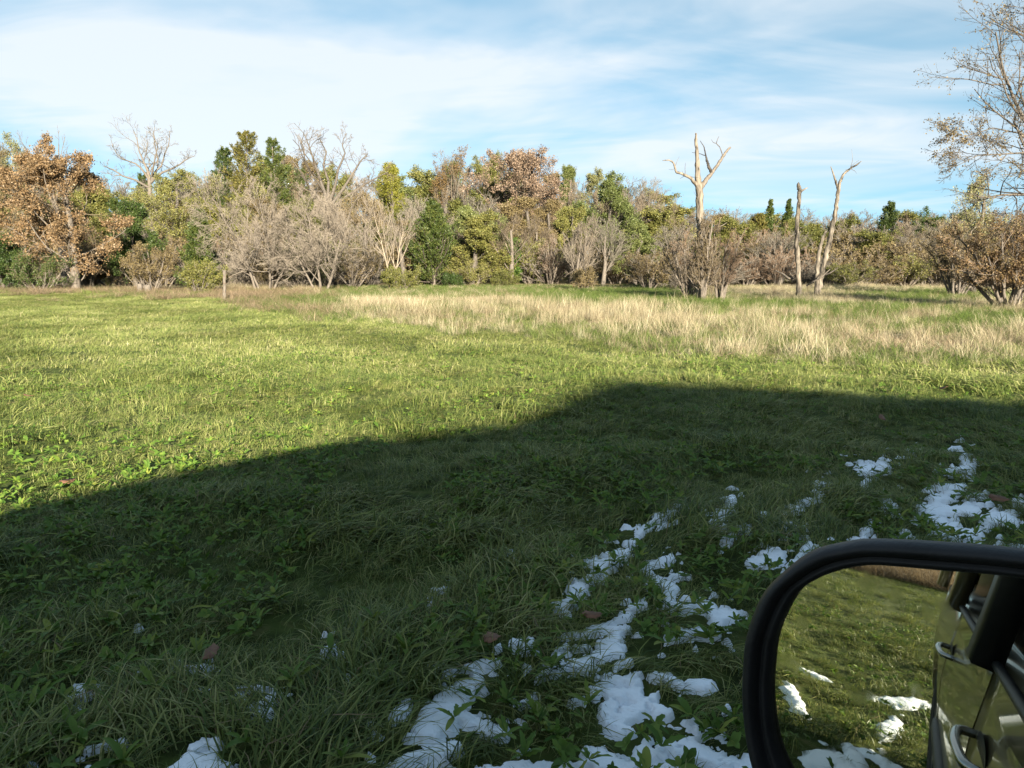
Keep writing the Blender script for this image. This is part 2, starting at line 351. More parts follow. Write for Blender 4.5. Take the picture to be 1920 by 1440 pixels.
# ------------------------------------------------------------------ snow lying in the shade (traced outlines -> ground)
def _z(pts, ox, oy, s):
    return [(ox + x / s, oy + y / s) for x, y in pts]
A_ = lambda w, *p: (_z(p, 680, 900, 2.595), w / 2.595)
B_ = lambda w, *p: (_z(p, 1280, 520, 3.0), w / 3.0)
C_ = lambda w, *p: (_z(p, 0, 900, 2.666), w / 2.666)
D_ = lambda w, *p: (_z(p, 1380, 980, 3.13), w / 3.13)
SNOW = [
    [A_(10, (1515, 140), (1390, 190), (1340, 235), (1280, 255)), A_(12, (1300, 285), (1240, 310), (1200, 330)), A_(12, (1270, 340), (1180, 365), (1080, 362)),
     A_(24, (1160, 390), (1110, 435), (1060, 490), (1000, 540), (940, 575)), A_(10, (1340, 235), (1300, 285), (1270, 340))],
    [A_(12, (1505, 345), (1440, 360), (1370, 378), (1410, 405)), A_(24, (1420, 432), (1470, 440), (1500, 490), (1500, 520)), A_(8, (1490, 420), (1560, 405))],
    [A_(12, (1800, 50), (1770, 75))], [A_(11, (1810, 120), (1730, 150))], [A_(16, (1870, 215), (1820, 240), (1770, 280))],
    [A_(26, (1650, 545), (1700, 580), (1720, 620), (1790, 590))], [A_(16, (1480, 715), (1560, 690), (1650, 680), (1730, 690))], [A_(11, (1375, 555), (1310, 570))],
    [A_(15, (1300, 605), (1200, 640), (1090, 685)), A_(24, (1180, 660), (1290, 665), (1230, 710), (1170, 750), (1250, 760), (1130, 800), (1030, 850))],
    [A_(17, (990, 745), (945, 780), (960, 840))], [A_(19, (830, 720), (800, 765), (740, 760))], [A_(9, (640, 780), (670, 770))],
    [A_(14, (395, 905), (480, 870), (560, 855), (660, 835))],
    [A_(26, (545, 905), (520, 960), (430, 1000), (360, 1050), (310, 1100), (270, 1180), (350, 1190)), A_(22, (400, 1080), (500, 1090), (600, 1120), (690, 1145)), A_(44, (450, 1020), (380, 1110))],
    [A_(15, (220, 1050), (150, 1130))], [A_(10, (30, 1165), (50, 1160))], [A_(20, (450, 1230), (330, 1275), (220, 1310), (150, 1340))],
    [A_(26, (420, 1400), (600, 1350), (740, 1300), (840, 1330), (890, 1375)), A_(22, (850, 1320), (1050, 1290), (1150, 1260)), A_(45, (1150, 1260), (1230, 1310), (1320, 1330), (1250, 1390)),
     A_(26, (1330, 1350), (1480, 1330)), A_(32, (1320, 1310), (1400, 1230), (1380, 1180)), A_(42, (1400, 1240), (1560, 1190), (1620, 1200), (1700, 1250), (1880, 1290), (1980, 1380)),
     A_(22, (1500, 1340), (1560, 1290), (1600, 1230)), A_(30, (1680, 1370), (1900, 1370))],
    [A_(20, (1130, 950), (1200, 910), (1350, 905), (1300, 960), (1200, 960)), A_(26, (1340, 950), (1350, 1010), (1290, 1060), (1240, 1100), (1310, 1120)), A_(20, (1170, 1040), (1210, 1010), (1200, 1080)),
     A_(14, (1370, 1000), (1440, 960)), A_(14, (1400, 1000), (1500, 1040))],
    [A_(13, (1400, 890), (1500, 900), (1560, 930)), A_(22, (1600, 930), (1690, 930))], [A_(15, (770, 1010), (850, 985))], [A_(11, (1010, 1000), (1080, 990))],
    [A_(11, (1230, 840), (1310, 820))], [A_(16, (790, 860), (815, 860))], [A_(9, (850, 905), (900, 880))], [A_(13, (1590, 1100), (1630, 1110))], [A_(12, (1770, 1025), (1785, 1025))],
    [A_(7, (750, 205), (780, 190))], [A_(9, (690, 350), (740, 355))], [A_(7, (340, 475), (400, 470))], [A_(13, (1520, 570), (1590, 575))],
    [B_(7, (1510, 915), (1570, 905))], [B_(7, (1290, 940), (1370, 942))], [B_(20, (1010, 1010), (1050, 1035), (1150, 1035), (1120, 1005))], [B_(11, (1040, 1095), (1020, 1130))],
    [B_(18, (1590, 970), (1600, 1010))], [B_(13, (1515, 1065), (1560, 1050), (1630, 1035))],
    [B_(16, (1580, 1125), (1510, 1130), (1545, 1160), (1480, 1185), (1410, 1190)), B_(18, (1480, 1190), (1430, 1220), (1500, 1240), (1330, 1250), (1360, 1285), (1480, 1245), (1600, 1245), (1660, 1265)),
     B_(27, (1450, 1320), (1540, 1340), (1500, 1390), (1660, 1385)), B_(14, (1360, 1285), (1450, 1320))],
    [B_(18, (1690, 1300), (1760, 1290), (1720, 1340), (1800, 1300), (1880, 1335))], [B_(8, (1610, 1175), (1720, 1165))], [B_(12, (1725, 1230), (1740, 1230))], [B_(12, (1870, 1225), (1920, 1215))],
    [B_(13, (1130, 1260), (1190, 1268))], [B_(15, (1060, 1350), (1020, 1395))], [B_(15, (1220, 1380), (1280, 1390), (1210, 1410), (1300, 1430))],
    [B_(9, (650, 1232), (770, 1222))], [B_(9, (760, 1115), (810, 1130))], [B_(15, (530, 1365), (620, 1360), (580, 1385))], [B_(9, (430, 1305), (465, 1303))],
    [D_(24, (1400, 100), (1690, 145), (1800, 160))], [D_(26, (95, 190), (170, 180), (250, 180))], [D_(18, (290, 250), (360, 200), (430, 120))], [D_(24, (670, 105), (760, 60))], [D_(12, (260, 320), (290, 315))],
    [C_(13, (340, 1090), (400, 1050), (480, 1020))], [C_(9, (430, 1340), (540, 1310), (620, 1295))], [C_(15, (960, 1325), (1090, 1290))], [C_(26, (850, 1430), (950, 1390), (1060, 1370), (990, 1420))],
    [C_(13, (440, 1435), (540, 1435))], [C_(9, (120, 1425), (180, 1425))], [C_(15, (1280, 1110), (1370, 1055))], [C_(6, (1180, 1018), (1380, 1015))], [C_(11, (1000, 940), (1040, 910))],
    [C_(15, (1620, 805), (1660, 795))], [C_(7, (670, 935), (760, 925))], [C_(7, (840, 860), (910, 857))], [C_(10, (680, 732), (705, 728))], [C_(9, (1720, 945), (1745, 945))],
]
def seg_dist(px, py, pts):
    best = np.full(px.shape, 1e9)
    for (x0, y0), (x1, y1) in zip(pts[:-1], pts[1:]):
        ax, ay = x1 - x0, y1 - y0
        t = np.clip(((px - x0) * ax + (py - y0) * ay) / (ax * ax + ay * ay + 1e-9), 0, 1)
        best = np.minimum(best, np.hypot(px - x0 - t * ax, (py - y0 - t * ay)))
    return best
SNOWZ = 0.03
def snow_field(X, Y, patch):
    px, py = to_px(X, Y, SNOWZ)
    m = np.full(np.shape(X), -1e9)
    for pts, w in patch:
        m = np.maximum(m, 1 - seg_dist(px, py, pts) / (w * 1.22))
    return m + (fbm(X / 0.10, Y / 0.06, 77, 4) - 0.5) * 2.3 + (fbm(X / 0.022, Y / 0.016, 5, 3) - 0.5) * 1.3
_m, _n, _l = new_mat('snow')
_p = _n.new('ShaderNodeBsdfPrincipled')
_p.inputs['Base Color'].default_value = (0.80, 0.85, 0.92, 1); _p.inputs['Roughness'].default_value = 0.6
_p.inputs['Subsurface Weight'].default_value = 0.0
_g = _n.new('ShaderNodeNewGeometry'); _t = _n.new('ShaderNodeTexNoise'); _t.inputs['Scale'].default_value = 90; _t.inputs['Detail'].default_value = 6
_l.new(_g.outputs['Position'], _t.inputs['Vector'])
_b = _n.new('ShaderNodeBump'); _b.inputs['Strength'].default_value = 0.5; _b.inputs['Distance'].default_value = 0.01
_l.new(_t.outputs['Fac'], _b.inputs['Height']); _l.new(_b.outputs[0], _p.inputs['Normal'])
_o = _n.new('ShaderNodeOutputMaterial'); _l.new(_p.outputs[0], _o.inputs[0])
M['snow'] = _m
SNOW_GRIDS = []
def snow_mesh(field, x0, x1, y0, y1, res, label):
    xs = np.arange(x0, x1, res); ys = np.arange(y0, y1, res)
    if len(xs) < 3 or len(ys) < 3: return
    X, Y = np.meshgrid(xs, ys)
    m = field(X, Y)
    if (m > 0).sum() < 4: return
    SNOW_GRIDS.append((x0, y0, res, m))
    base = hz(X, Y)
    Z = base - 0.008 + 0.034 * smooth(-0.40, 0.45, m) + 0.012 * (fbm(X / 0.04, Y / 0.04, 31, 3) - 0.5)
    m4 = np.maximum.reduce([m[:-1, :-1], m[1:, :-1], m[:-1, 1:], m[1:, 1:]]); ok = m4 > -0.3
    nx = len(xs)
    j, i = np.nonzero(ok)
    Q = np.stack([j * nx + i, j * nx + i + 1, (j + 1) * nx + i + 1, (j + 1) * nx + i], -1)
    used, inv = np.unique(Q, return_inverse=True)
    V = np.stack([X, Y, Z], -1).reshape(-1, 3)[used]
    o = mk('snow_patch', V, inv.reshape(-1, 4), M['snow'], smooth_=True)
    c = V.mean(0); c[2] = V[:, 2].min()
    o.data.transform(Matrix.Translation(-Vector(c.tolist()))); o.location = c.tolist()
    return o
ARMS = iter(['long thin diagonal streak of snow running through the shaded grass', 'small hooked snow patch just beside the long diagonal streak', 'broad zigzag snow patch between the long streak and the widest snow sheet',
             'thick curved snow patch with a pointed tail among the dandelions', 'widest snow sheet with dark grass holes, lying close to the parked car', 'knotted snow patch with looping arms beside the widest snow sheet',
             'thin two-lobed snow patch next to the knotted snow patch', 'branching snow patch of many arms lying out towards the sunlit field'])
for patch in SNOW:
    P = np.array([p for pts, w in patch for p in pts]); W = max(w for _, w in patch) * 1.9
    lo, hi = P.min(0) - W, P.max(0) + W
    cs = np.array([px_ground(x, y, SNOWZ) for x in (lo[0], hi[0]) for y in (lo[1], hi[1])])
    dist = float(np.hypot(*cs.mean(0)))
    res = 0.0030 * max(dist, 2.2)
    o = snow_mesh(lambda X, Y, p=patch: snow_field(X, Y, p), cs[:, 0].min(), cs[:, 0].max(), cs[:, 1].min(), cs[:, 1].max(), res, '')
    if o:
        big = len(patch) > 1
        tag(o, next(ARMS) if big else 'small thin strip of melting snow between shaded grass clumps', 'snow', 'snow patches with several arms' if big else 'small snow patches in the shade')
# the same thin snow goes on beside and behind the vehicle
for i in range(17):
    hd = R_(-112 - 32 * rng.random()); d = 1.5 + 4.2 * rng.random() ** 1.3
    cx, cy = math.sin(hd) * d, math.cos(hd) * d
    rx, ry, rot = 0.14 + 0.26 * rng.random(), 0.05 + 0.06 * rng.random(), rng.random() * 3
    def f(X, Y, cx=cx, cy=cy, rx=rx, ry=ry, rot=rot):
        a = (X - cx) * math.cos(rot) + (Y - cy) * math.sin(rot); b = -(X - cx) * math.sin(rot) + (Y - cy) * math.cos(rot)
        return 1 - np.hypot(a / rx, b / ry) + (fbm(X / 0.09, Y / 0.09, 71, 4) - 0.5) * 1.5
    o = snow_mesh(f, cx - 0.5, cx + 0.5, cy - 0.5, cy + 0.5, 0.016, '')
    if o: tag(o, 'thin scrap of snow in the grass beside the parked vehicle', 'snow', 'snow scraps beside the vehicle')
def snow_specks():
    xs, ys = np.arange(-2.2, 4.8, 0.012), np.arange(1.6, 7.2, 0.012)
    X, Y = np.meshgrid(xs, ys)
    px, py = to_px(X, Y, SNOWZ)
    near = np.zeros(X.shape)
    for patch in SNOW:
        for pts, w in patch:
            p = np.array(pts); R3 = w * 5 + 14
            box = (px > p[:, 0].min() - R3) & (px < p[:, 0].max() + R3) & (py > p[:, 1].min() - R3) & (py < p[:, 1].max() + R3)
            if box.any(): near[box] = np.maximum(near[box], 1 - seg_dist(px[box], py[box], pts) / R3)
    m = (fbm(X / 0.075, Y / 0.05, 19, 4) - 0.80 + 0.19 * near) * 6 - 4.0 * (near <= 0)
    Z = hz(X, Y) - 0.004 + 0.032 * smooth(-0.3, 0.6, m) + 0.010 * (fbm(X / 0.03, Y / 0.03, 3, 2) - 0.5)
    m4 = np.maximum.reduce([m[:-1, :-1], m[1:, :-1], m[:-1, 1:], m[1:, 1:]])
    j, i = np.nonzero(m4 > -0.25); nx = len(xs)
    Q = np.stack([j * nx + i, j * nx + i + 1, (j + 1) * nx + i + 1, (j + 1) * nx + i], -1)
    used, inv = np.unique(Q, return_inverse=True)
    o = mk('snow_specks', np.stack([X, Y, Z], -1).reshape(-1, 3)[used], inv.reshape(-1, 4), M['snow'], smooth_=True)
    tag(o, 'scattered crumbs of melting snow between the shaded grass blades', 'snow', kind='stuff')
snow_specks()
def in_snow(X, Y):
    out = np.full(len(X), -9.0)
    for x0, y0, res, m in SNOW_GRIDS:
        i = ((X - x0) / res).astype(int); j = ((Y - y0) / res).astype(int)
        ok = (i >= 0) & (j >= 0) & (i < m.shape[1]) & (j < m.shape[0])
        out[ok] = np.maximum(out[ok], m[j[ok], i[ok]])
    return out

# ------------------------------------------------------------------ blades and scattering
def blades(n, spread, lmin, lmax, width, el0, el1, lean_sd, seg=4, seed=0, tm=0.45, floor=0.075):
    """a clump of n bent ribbon blades; they lean towards +X with spread lean_sd (radians)"""
    g = np.random.default_rng(seed)
    az = g.normal(0, lean_sd, n)
    L = g.uniform(lmin, lmax, n)
    b = np.stack([g.normal(0, spread, n), g.normal(0, spread, n), np.full(n, -0.01)], -1)
    e0 = g.uniform(*el0, n); e1 = g.uniform(*el1, n)
    pts = [b]; p = b
    flo = floor * g.random((n, 1)) + 0.008
    for k in range(seg):
        t = (k + 0.5) / seg
        e = e0 + (e1 - e0) * t ** 0.8
        a = az + g.normal(0, 0.12, n)
        d = np.stack([np.cos(e) * np.cos(a), np.cos(e) * np.sin(a), np.sin(e)], -1)
        p = p + d * (L / seg)[:, None]
        p = np.concatenate([p[:, :2], np.maximum(p[:, 2:], flo)], -1)
        pts.append(p)
    P = np.stack(pts, 1)                                             # n, seg+1, 3
    side = np.stack([-np.sin(az), np.cos(az), g.normal(0, 0.35, n)], -1); side = norm(side)
    w = width * g.uniform(0.6, 1.3, n)[:, None] * np.array([0.8, 1.0, 0.9, 0.65, 0.08][-(seg + 1):] if seg == 4 else np.linspace(1, 0.08, seg + 1))[None]
    Lf = P - side[:, None] * w[..., None] / 2; Rt = P + side[:, None] * w[..., None] / 2
    V = np.stack([Lf, Rt], 2).reshape(-1, 3)
    base = (np.arange(n) * (seg + 1) * 2)[:, None] + (np.arange(seg) * 2)[None]
    Q = np.stack([base, base + 1, base + 3, base + 2], -1).reshape(-1, 4)
    tint = np.repeat(np.clip(g.normal(tm, 0.2, n), 0, 1), seg)
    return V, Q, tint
def leaf_outline(L, W, lob, g, nseg=6):
    """a broad weed leaf with a lobed edge, arching up and over; returns verts, quads"""
    t = np.linspace(0, 1, nseg + 1)
    w = W * np.sin(np.pi * np.clip(t * 0.88 + 0.08, 0, 1)) ** 0.8
    w[1:-1:2] *= 1 - lob
    w[0] *= 0.3; w[-1] = 0.001
    e0, e1 = g.uniform(0.5, 1.1), g.uniform(-0.5, 0.3)
    e = e0 + (e1 - e0) * t
    x = np.concatenate([[0], np.cumsum(np.cos(e[:-1]) * L / nseg)]); z = np.concatenate([[0], np.cumsum(np.sin(e[:-1]) * L / nseg)])
    z = np.maximum(z, 0.01)
    fold = 0.35
    V = []
    for k in range(nseg + 1):
        V += [(x[k], -w[k] / 2, z[k] + fold * w[k] / 2), (x[k], 0, z[k]), (x[k], w[k] / 2, z[k] + fold * w[k] / 2)]
    Q = []
    for k in range(nseg):
        b = k * 3
        Q += [(b, b + 1, b + 4, b + 3), (b + 1, b + 2, b + 5, b + 4)]
    return np.array(V), np.array(Q)
def rosette(n, L, W, lob, seed):
    g = np.random.default_rng(seed)
    VV, QQ, TT = [], [], []; off = 0
    for k in range(n):
        V, Q = leaf_outline(L * g.uniform(0.6, 1.15), W * g.uniform(0.7, 1.2), lob, g, 5)
        a = 2 * math.pi * k / n + g.normal(0, 0.4)
        c, s = math.cos(a), math.sin(a)
        V = V @ np.array([[c, s, 0], [-s, c, 0], [0, 0, 1]])
        VV.append(V); QQ.append(Q + off); TT.append(np.full(len(Q), np.clip(g.normal(0.5, 0.22), 0, 1))); off += len(V)
    return np.vstack(VV), np.vstack(QQ), np.concatenate(TT)
PROTO = {}
def proto(setname, parts):
    c = PROTO.setdefault(setname, bpy.data.collections.new('proto_' + setname))
    VV, QQ, TT, MI, mats, off = [], [], [], [], [], 0
    for (V, Q, T), m in parts:
        VV.append(V); QQ.append(Q + off); TT.append(T); MI.append(np.full(len(Q), len(mats))); mats.append(M[m]); off += len(V)
    o = mk('%s_%02d' % (setname, len(c.objects)), np.vstack(VV), np.vstack(QQ), mats, mi=np.concatenate(MI), tint=np.concatenate(TT), link=False)
    c.objects.link(o)
PI = math.pi
for s in range(6):      # matted lying-over grass; shade partly put into its darker tint
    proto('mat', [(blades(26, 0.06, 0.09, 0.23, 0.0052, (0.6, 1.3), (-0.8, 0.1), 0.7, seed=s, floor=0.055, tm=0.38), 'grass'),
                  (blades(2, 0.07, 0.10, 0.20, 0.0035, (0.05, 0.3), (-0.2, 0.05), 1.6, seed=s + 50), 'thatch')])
for s in range(3):      # a few more upright tufts, same shade-darkened tint
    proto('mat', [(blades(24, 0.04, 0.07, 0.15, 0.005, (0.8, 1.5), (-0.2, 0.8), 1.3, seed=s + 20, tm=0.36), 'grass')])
for s in range(4):
    proto('weed', [(rosette(5 + s % 3, 0.066, 0.020, 0.45 if s % 2 else 0.25, 200 + s), 'weed')])
for s in range(3):
    proto('weed', [(rosette(6, 0.040, 0.022, 0.0, 240 + s), 'weed')])
for s in range(6):      # coarser clumps for the middle distance; sunlight partly put into a paler tint
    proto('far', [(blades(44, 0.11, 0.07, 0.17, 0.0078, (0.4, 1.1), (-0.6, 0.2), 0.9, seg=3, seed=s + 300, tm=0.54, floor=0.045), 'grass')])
for s in range(4):
    proto('lush', [(blades(30, 0.12, 0.25, 0.55, 0.010, (0.8, 1.4), (-0.3, 0.6), 0.9, seg=3, seed=s + 340), 'lush')])
for s in range(6):      # tall straw
    proto('straw', [(blades(34, 0.16, 0.45, 1.0, 0.0085, (1.05, 1.5), (0.2, 1.2), 1.4, seed=s + 400), 'straw'),
                    (blades(14, 0.18, 0.3, 0.7, 0.008, (0.4, 1.0), (-0.5, 0.2), 1.0, seed=s + 430), 'straw')])
for s in range(3):
    proto('straw', [(blades(40, 0.20, 0.4, 0.85, 0.009, (0.5, 1.1), (-0.4, 0.3), 0.7, seed=s + 460), 'straw')])
for s in range(3):
    proto('strawred', [(blades(36, 0.18, 0.3, 0.75, 0.009, (0.6, 1.4), (-0.3, 0.8), 1.2, seed=s + 480), 'straw_red')])
SCAT = {}
def scatter_group(setname):
    if setname in SCAT: return SCAT[setname]
    ng = bpy.data.node_groups.new('scatter_' + setname, 'GeometryNodeTree')
    ng.interface.new_socket('Geometry', in_out='INPUT', socket_type='NodeSocketGeometry')
    ng.interface.new_socket('Geometry', in_out='OUTPUT', socket_type='NodeSocketGeometry')
    n, l = ng.nodes, ng.links
    gi, go = n.new('NodeGroupInput'), n.new('NodeGroupOutput')
    ci = n.new('GeometryNodeCollectionInfo'); ci.inputs['Collection'].default_value = PROTO[setname]
    ci.inputs['Separate Children'].default_value = True; ci.inputs['Reset Children'].default_value = True
    ip = n.new('GeometryNodeInstanceOnPoints'); ip.inputs['Pick Instance'].default_value = True
    def na(nm, ty):
        a = n.new('GeometryNodeInputNamedAttribute'); a.data_type = ty; a.inputs['Name'].default_value = nm; return a
    ai, ar, as_ = na('idx', 'INT'), na('rot', 'FLOAT_VECTOR'), na('scl', 'FLOAT_VECTOR')
    l.new(gi.outputs[0], ip.inputs['Points']); l.new(ci.outputs[0], ip.inputs['Instance'])
    l.new(ai.outputs['Attribute'], ip.inputs['Instance Index'])
    l.new(ar.outputs['Attribute'], ip.inputs['Rotation']); l.new(as_.outputs['Attribute'], ip.inputs['Scale'])
    l.new(ip.outputs[0], go.inputs[0])
    SCAT[setname] = ng
    return ng
def scatter(name, setname, X, Y, rz, scl, label, cat, dz=0.0, tilt=0.0, seed=1):
    g = np.random.default_rng(seed)
    n = len(X)
    me = bpy.data.meshes.new(name)
    me.vertices.add(n)
    me.vertices.foreach_set('co', np.stack([X, Y, hz(X, Y) + dz], -1).astype(np.float32).ravel())
    a = me.attributes.new('idx', 'INT', 'POINT'); a.data.foreach_set('value', g.integers(0, len(PROTO[setname].objects), n).astype(np.int32))
    a = me.attributes.new('rot', 'FLOAT_VECTOR', 'POINT')
    a.data.foreach_set('vector', np.stack([g.normal(0, tilt, n), g.normal(0, tilt, n), rz], -1).astype(np.float32).ravel())
    a = me.attributes.new('scl', 'FLOAT_VECTOR', 'POINT')
    scl = np.asarray(scl)
    if scl.ndim == 1: scl = np.repeat(scl[:, None], 3, 1)
    a.data.foreach_set('vector', scl.astype(np.float32).ravel())
    o = bpy.data.objects.new(name, me); COL.objects.link(o)
    md = o.modifiers.new('scatter', 'NODES'); md.node_group = scatter_group(setname)
    tag(o, label, cat, kind='stuff')
    return o
def wedge(n, h0, h1, r0, r1, g):
    hd = np.radians(g.uniform(h0, h1, n)); r = np.sqrt(g.uniform(r0 * r0, r1 * r1, n))
    return np.sin(hd) * r, np.cos(hd) * r
def area(h0, h1, r0, r1):
    return R_(h1 - h0) / 2 * (r1 * r1 - r0 * r0)
def lie(X, Y, g, sd=0.5):       # direction in which the grass lies: slow swirls
    return fbm(X / 1.1, Y / 1.1, 91, 2) * 7.0 - 3.5 + 0.6 + g.normal(0, sd, len(X))

g = np.random.default_rng(5)
parts = []
for h0, h1, r0, r1, dens in ((-46, 50, 1.2, 5.5, 190), (-42, 44, 5.5, 12, 120), (-150, -104, 0.9, 7, 120), (-150, -104, 7, 16, 45), (-104, -46, 0.8, 5, 60), (50, 75, 1.0, 4, 80)):
    n = int(area(h0, h1, r0, r1) * dens)
    X, Y = wedge(n, h0, h1, r0, r1, g); parts.append((X, Y))
X = np.concatenate([p[0] for p in parts]); Y = np.concatenate([p[1] for p in parts])
dry, lush = zones(X, Y)
s = in_snow(X, Y)
keep = (dry < 0.6) & ((s <= -0.15) | (g.random(len(X)) < 0.22)) 
X, Y = X[keep], Y[keep]
hump = fbm(X / 0.55, Y / 0.55, 3, 2)
sc = (0.28 + 0.85 * hump) * g.uniform(0.75, 1.25, len(X)) * np.where(in_snow(X, Y) > -0.7, 0.42, 1.0)
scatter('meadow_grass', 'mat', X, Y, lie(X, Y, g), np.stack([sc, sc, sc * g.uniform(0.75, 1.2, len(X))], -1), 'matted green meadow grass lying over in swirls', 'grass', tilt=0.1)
X, Y = wedge(int(area(-42, 44, 10.5, 60) * 30), -42, 44, 10.5, 60, g)
dry, lush = zones(X, Y)
keep = (g.random(len(X)) > dry * 0.75) & (g.random(len(X)) < np.where(np.hypot(X, Y) > 30, 0.75, 1.0)); X, Y = X[keep], Y[keep]
sc = g.uniform(0.7, 1.3, len(X)) * (0.7 + 0.7 * fbm(X / 1.5, Y / 1.5, 13, 2))
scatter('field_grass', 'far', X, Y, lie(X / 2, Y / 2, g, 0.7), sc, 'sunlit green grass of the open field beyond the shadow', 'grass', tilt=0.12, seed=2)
# broad-leaved weeds
parts = []
for h0, h1, r0, r1, dens in ((-45, 48, 1.2, 6, 190), (-42, 44, 6, 13, 60), (-150, -106, 1.0, 8, 50)):
    parts.append(wedge(int(area(h0, h1, r0, r1) * dens), h0, h1, r0, r1, g))
X = np.concatenate([p[0] for p in parts]); Y = np.concatenate([p[1] for p in parts])
dry, lush = zones(X, Y)
keep = (dry < 0.3) & (in_snow(X, Y) < -0.1) & (fbm(X / 0.8, Y / 0.8, 63, 2) > 0.40); X, Y = X[keep], Y[keep]
scatter('low_weeds', 'weed', X, Y, g.uniform(0, 6.28, len(X)), g.uniform(0.55, 1.25, len(X)) * np.where(Y > 6.5, 0.75, 1.0), 'low broad-leaved weeds mixed into the shaded grass', 'weeds', dz=0.052, tilt=0.3, seed=3)
# tall straw and the green swale in it
X, Y = wedge(int(area(-43, 46, 11, 66) * 15), -43, 46, 11, 66, g)
dry, lush = zones(X, Y)
u = g.random(len(X))
a = (dry > 0.12) & (u < (1 - 0.95 * lush) * (0.25 + 0.75 * dry)) & (u < 1.9 * fbm(X / 2.6, Y / 3.5, 71, 3) - 0.18)
px_, py_ = to_px(X, Y)
redz = (px_ < 560 + 90 * g.random(len(X))) & (py_ > 541 + 8 * g.random(len(X)))
redz = redz | ((g.random(len(X)) < 0.07) & (dry > 0.5))
a = a & ((Y < 36) | (px_ < 600) | (px_ > 1300) | (u < 0.35))
k = a & ~redz
sc = g.uniform(0.5, 1.05, k.sum()) * (0.22 + 0.85 * fbm(X[k] / 1.6, Y[k] / 1.6, 33, 2)) * (0.45 + 0.55 * dry[k]) * np.where(px_[k] > 1300, 0.85, 1.0) * np.where((Y[k] > 34) & (px_[k] > 600) & (px_[k] < 1300), 0.55, 1.0)
scatter('dry_grass', 'straw', X[k], Y[k], lie(X[k] / 3, Y[k] / 3, g, 0.8), sc, 'tall pale straw-coloured dead grass across the marshy ground', 'grass', tilt=0.12, seed=4)
k = a & redz
scatter('russet_grass', 'strawred', X[k], Y[k], g.uniform(0, 6.28, k.sum()), g.uniform(0.5, 0.95, k.sum()), 'reddish-brown dead grass along the old fence line', 'grass', tilt=0.12, seed=5)
k = (dry > 0.15) & ((lush > 0.15) | (u > 1.9 * fbm(X / 2.6, Y / 3.5, 71, 3) - 0.38) | ((Y > 36) & (px_ > 600) & (px_ < 1300))) & (u > 0.25)
scatter('swale_grass', 'lush', X[k], Y[k], g.uniform(0, 6.28, k.sum()), g.uniform(0.5, 1.0, k.sum()), 'lush green grass in the wet hollow among the straw', 'grass', tilt=0.12, seed=6)
# back edge of the field behind the vehicle: brown rough grass
X, Y = wedge(2600, -160, -95, 17, 24, g)
scatter('rough_grass', 'strawred', X, Y, g.uniform(0, 6.28, len(X)), g.uniform(0.8, 1.5, len(X)), 'brown rough grass at the field edge behind the vehicle', 'grass', seed=7)
X, Y = wedge(9000, -152, -102, 16, 34, g)
scatter('back_field_grass', 'far', X, Y, g.uniform(0, 6.28, len(X)), g.uniform(0.8, 1.3, len(X)), 'green field grass behind the parked vehicle', 'grass', seed=8)
#@@TREES_BEGIN
# ------------------------------------------------------------------ tree growing
def tubes(P, Rd, sides):
    B, n, _ = P.shape
    T = np.empty_like(P); T[:, 1:-1] = P[:, 2:] - P[:, :-2]; T[:, 0] = P[:, 1] - P[:, 0]; T[:, -1] = P[:, -1] - P[:, -2]
    T = norm(T)
    m = norm(P[:, -1] - P[:, 0])
    ref = np.where(np.abs(m[:, 2:]) > 0.75, np.array([[1.0, 0.15, 0]]), np.array([[0, 0.1, 1.0]]))
    U = norm(np.cross(T, ref[:, None, :])); W = np.cross(T, U)
    a = np.arange(sides) * 2 * math.pi / sides
    V = P[:, :, None] + Rd[:, :, None, None] * (U[:, :, None] * np.cos(a)[None, None, :, None] + W[:, :, None] * np.sin(a)[None, None, :, None])
    idx = np.arange(B * n * sides).reshape(B, n, sides)
    a0 = idx[:, :-1]; a1 = np.roll(a0, -1, 2); b0 = idx[:, 1:]; b1 = np.roll(b0, -1, 2)
    Q = np.stack([a0, a1, b1, b0], -1).reshape(-1, 4)
    return V.reshape(-1, 3), Q
def growp(S, D, L, nseg, wander, up, g):
    P = [S]; d = norm(D)
    for k in range(nseg):
        d = norm(d + g.normal(0, wander, d.shape) + np.array([0, 0, up]))
        P.append(P[-1] + d * (L / nseg)[:, None])
    return np.stack(P, 1)
def spawn(P, Rd, k, t0, t1, ang, asd, lf, nseg, wander, up, g, taper=0.35, rk=0.62, lmin=0.0, shape=None, rmin=0.004):
    B, n, _ = P.shape
    t = (t0 + (t1 - t0) * (np.arange(k)[None] + g.random((B, k))) / k)
    f = t * (n - 1); i = np.minimum(f.astype(int), n - 2); w = (f - i)[..., None]
    b = np.arange(B)[:, None]
    S = P[b, i] * (1 - w) + P[b, i + 1] * w
    T = norm(P[b, i + 1] - P[b, i])
    rr = Rd[b, i] * (1 - w[..., 0]) + Rd[b, i + 1] * w[..., 0]
    Lp = np.linalg.norm(np.diff(P, axis=1), axis=-1).sum(1)[:, None]
    sh = (1 - 0.55 * (t - t0) / max(t1 - t0, 1e-6)) if shape is None else shape(t)
    L = np.maximum(Lp * lf * sh * g.uniform(0.65, 1.25, (B, k)), lmin)
    S = S.reshape(-1, 3); T = T.reshape(-1, 3); rr = rr.reshape(-1); L = L.reshape(-1)
    q = norm(g.normal(0, 1, T.shape)); q = norm(q - (q * T).sum(1, keepdims=True) * T)
    a = np.clip(g.normal(ang, asd, len(T)), 0.1, 1.7)[:, None]
    D = T * np.cos(a) + q * np.sin(a)
    C = growp(S, D, L, nseg, wander, up, g)
    r0 = np.maximum(np.minimum(rr * rk, L * 0.017), rmin)
    CR = np.maximum(r0[:, None] * np.linspace(1, taper, nseg + 1)[None], rmin * 0.8)
    return C, CR
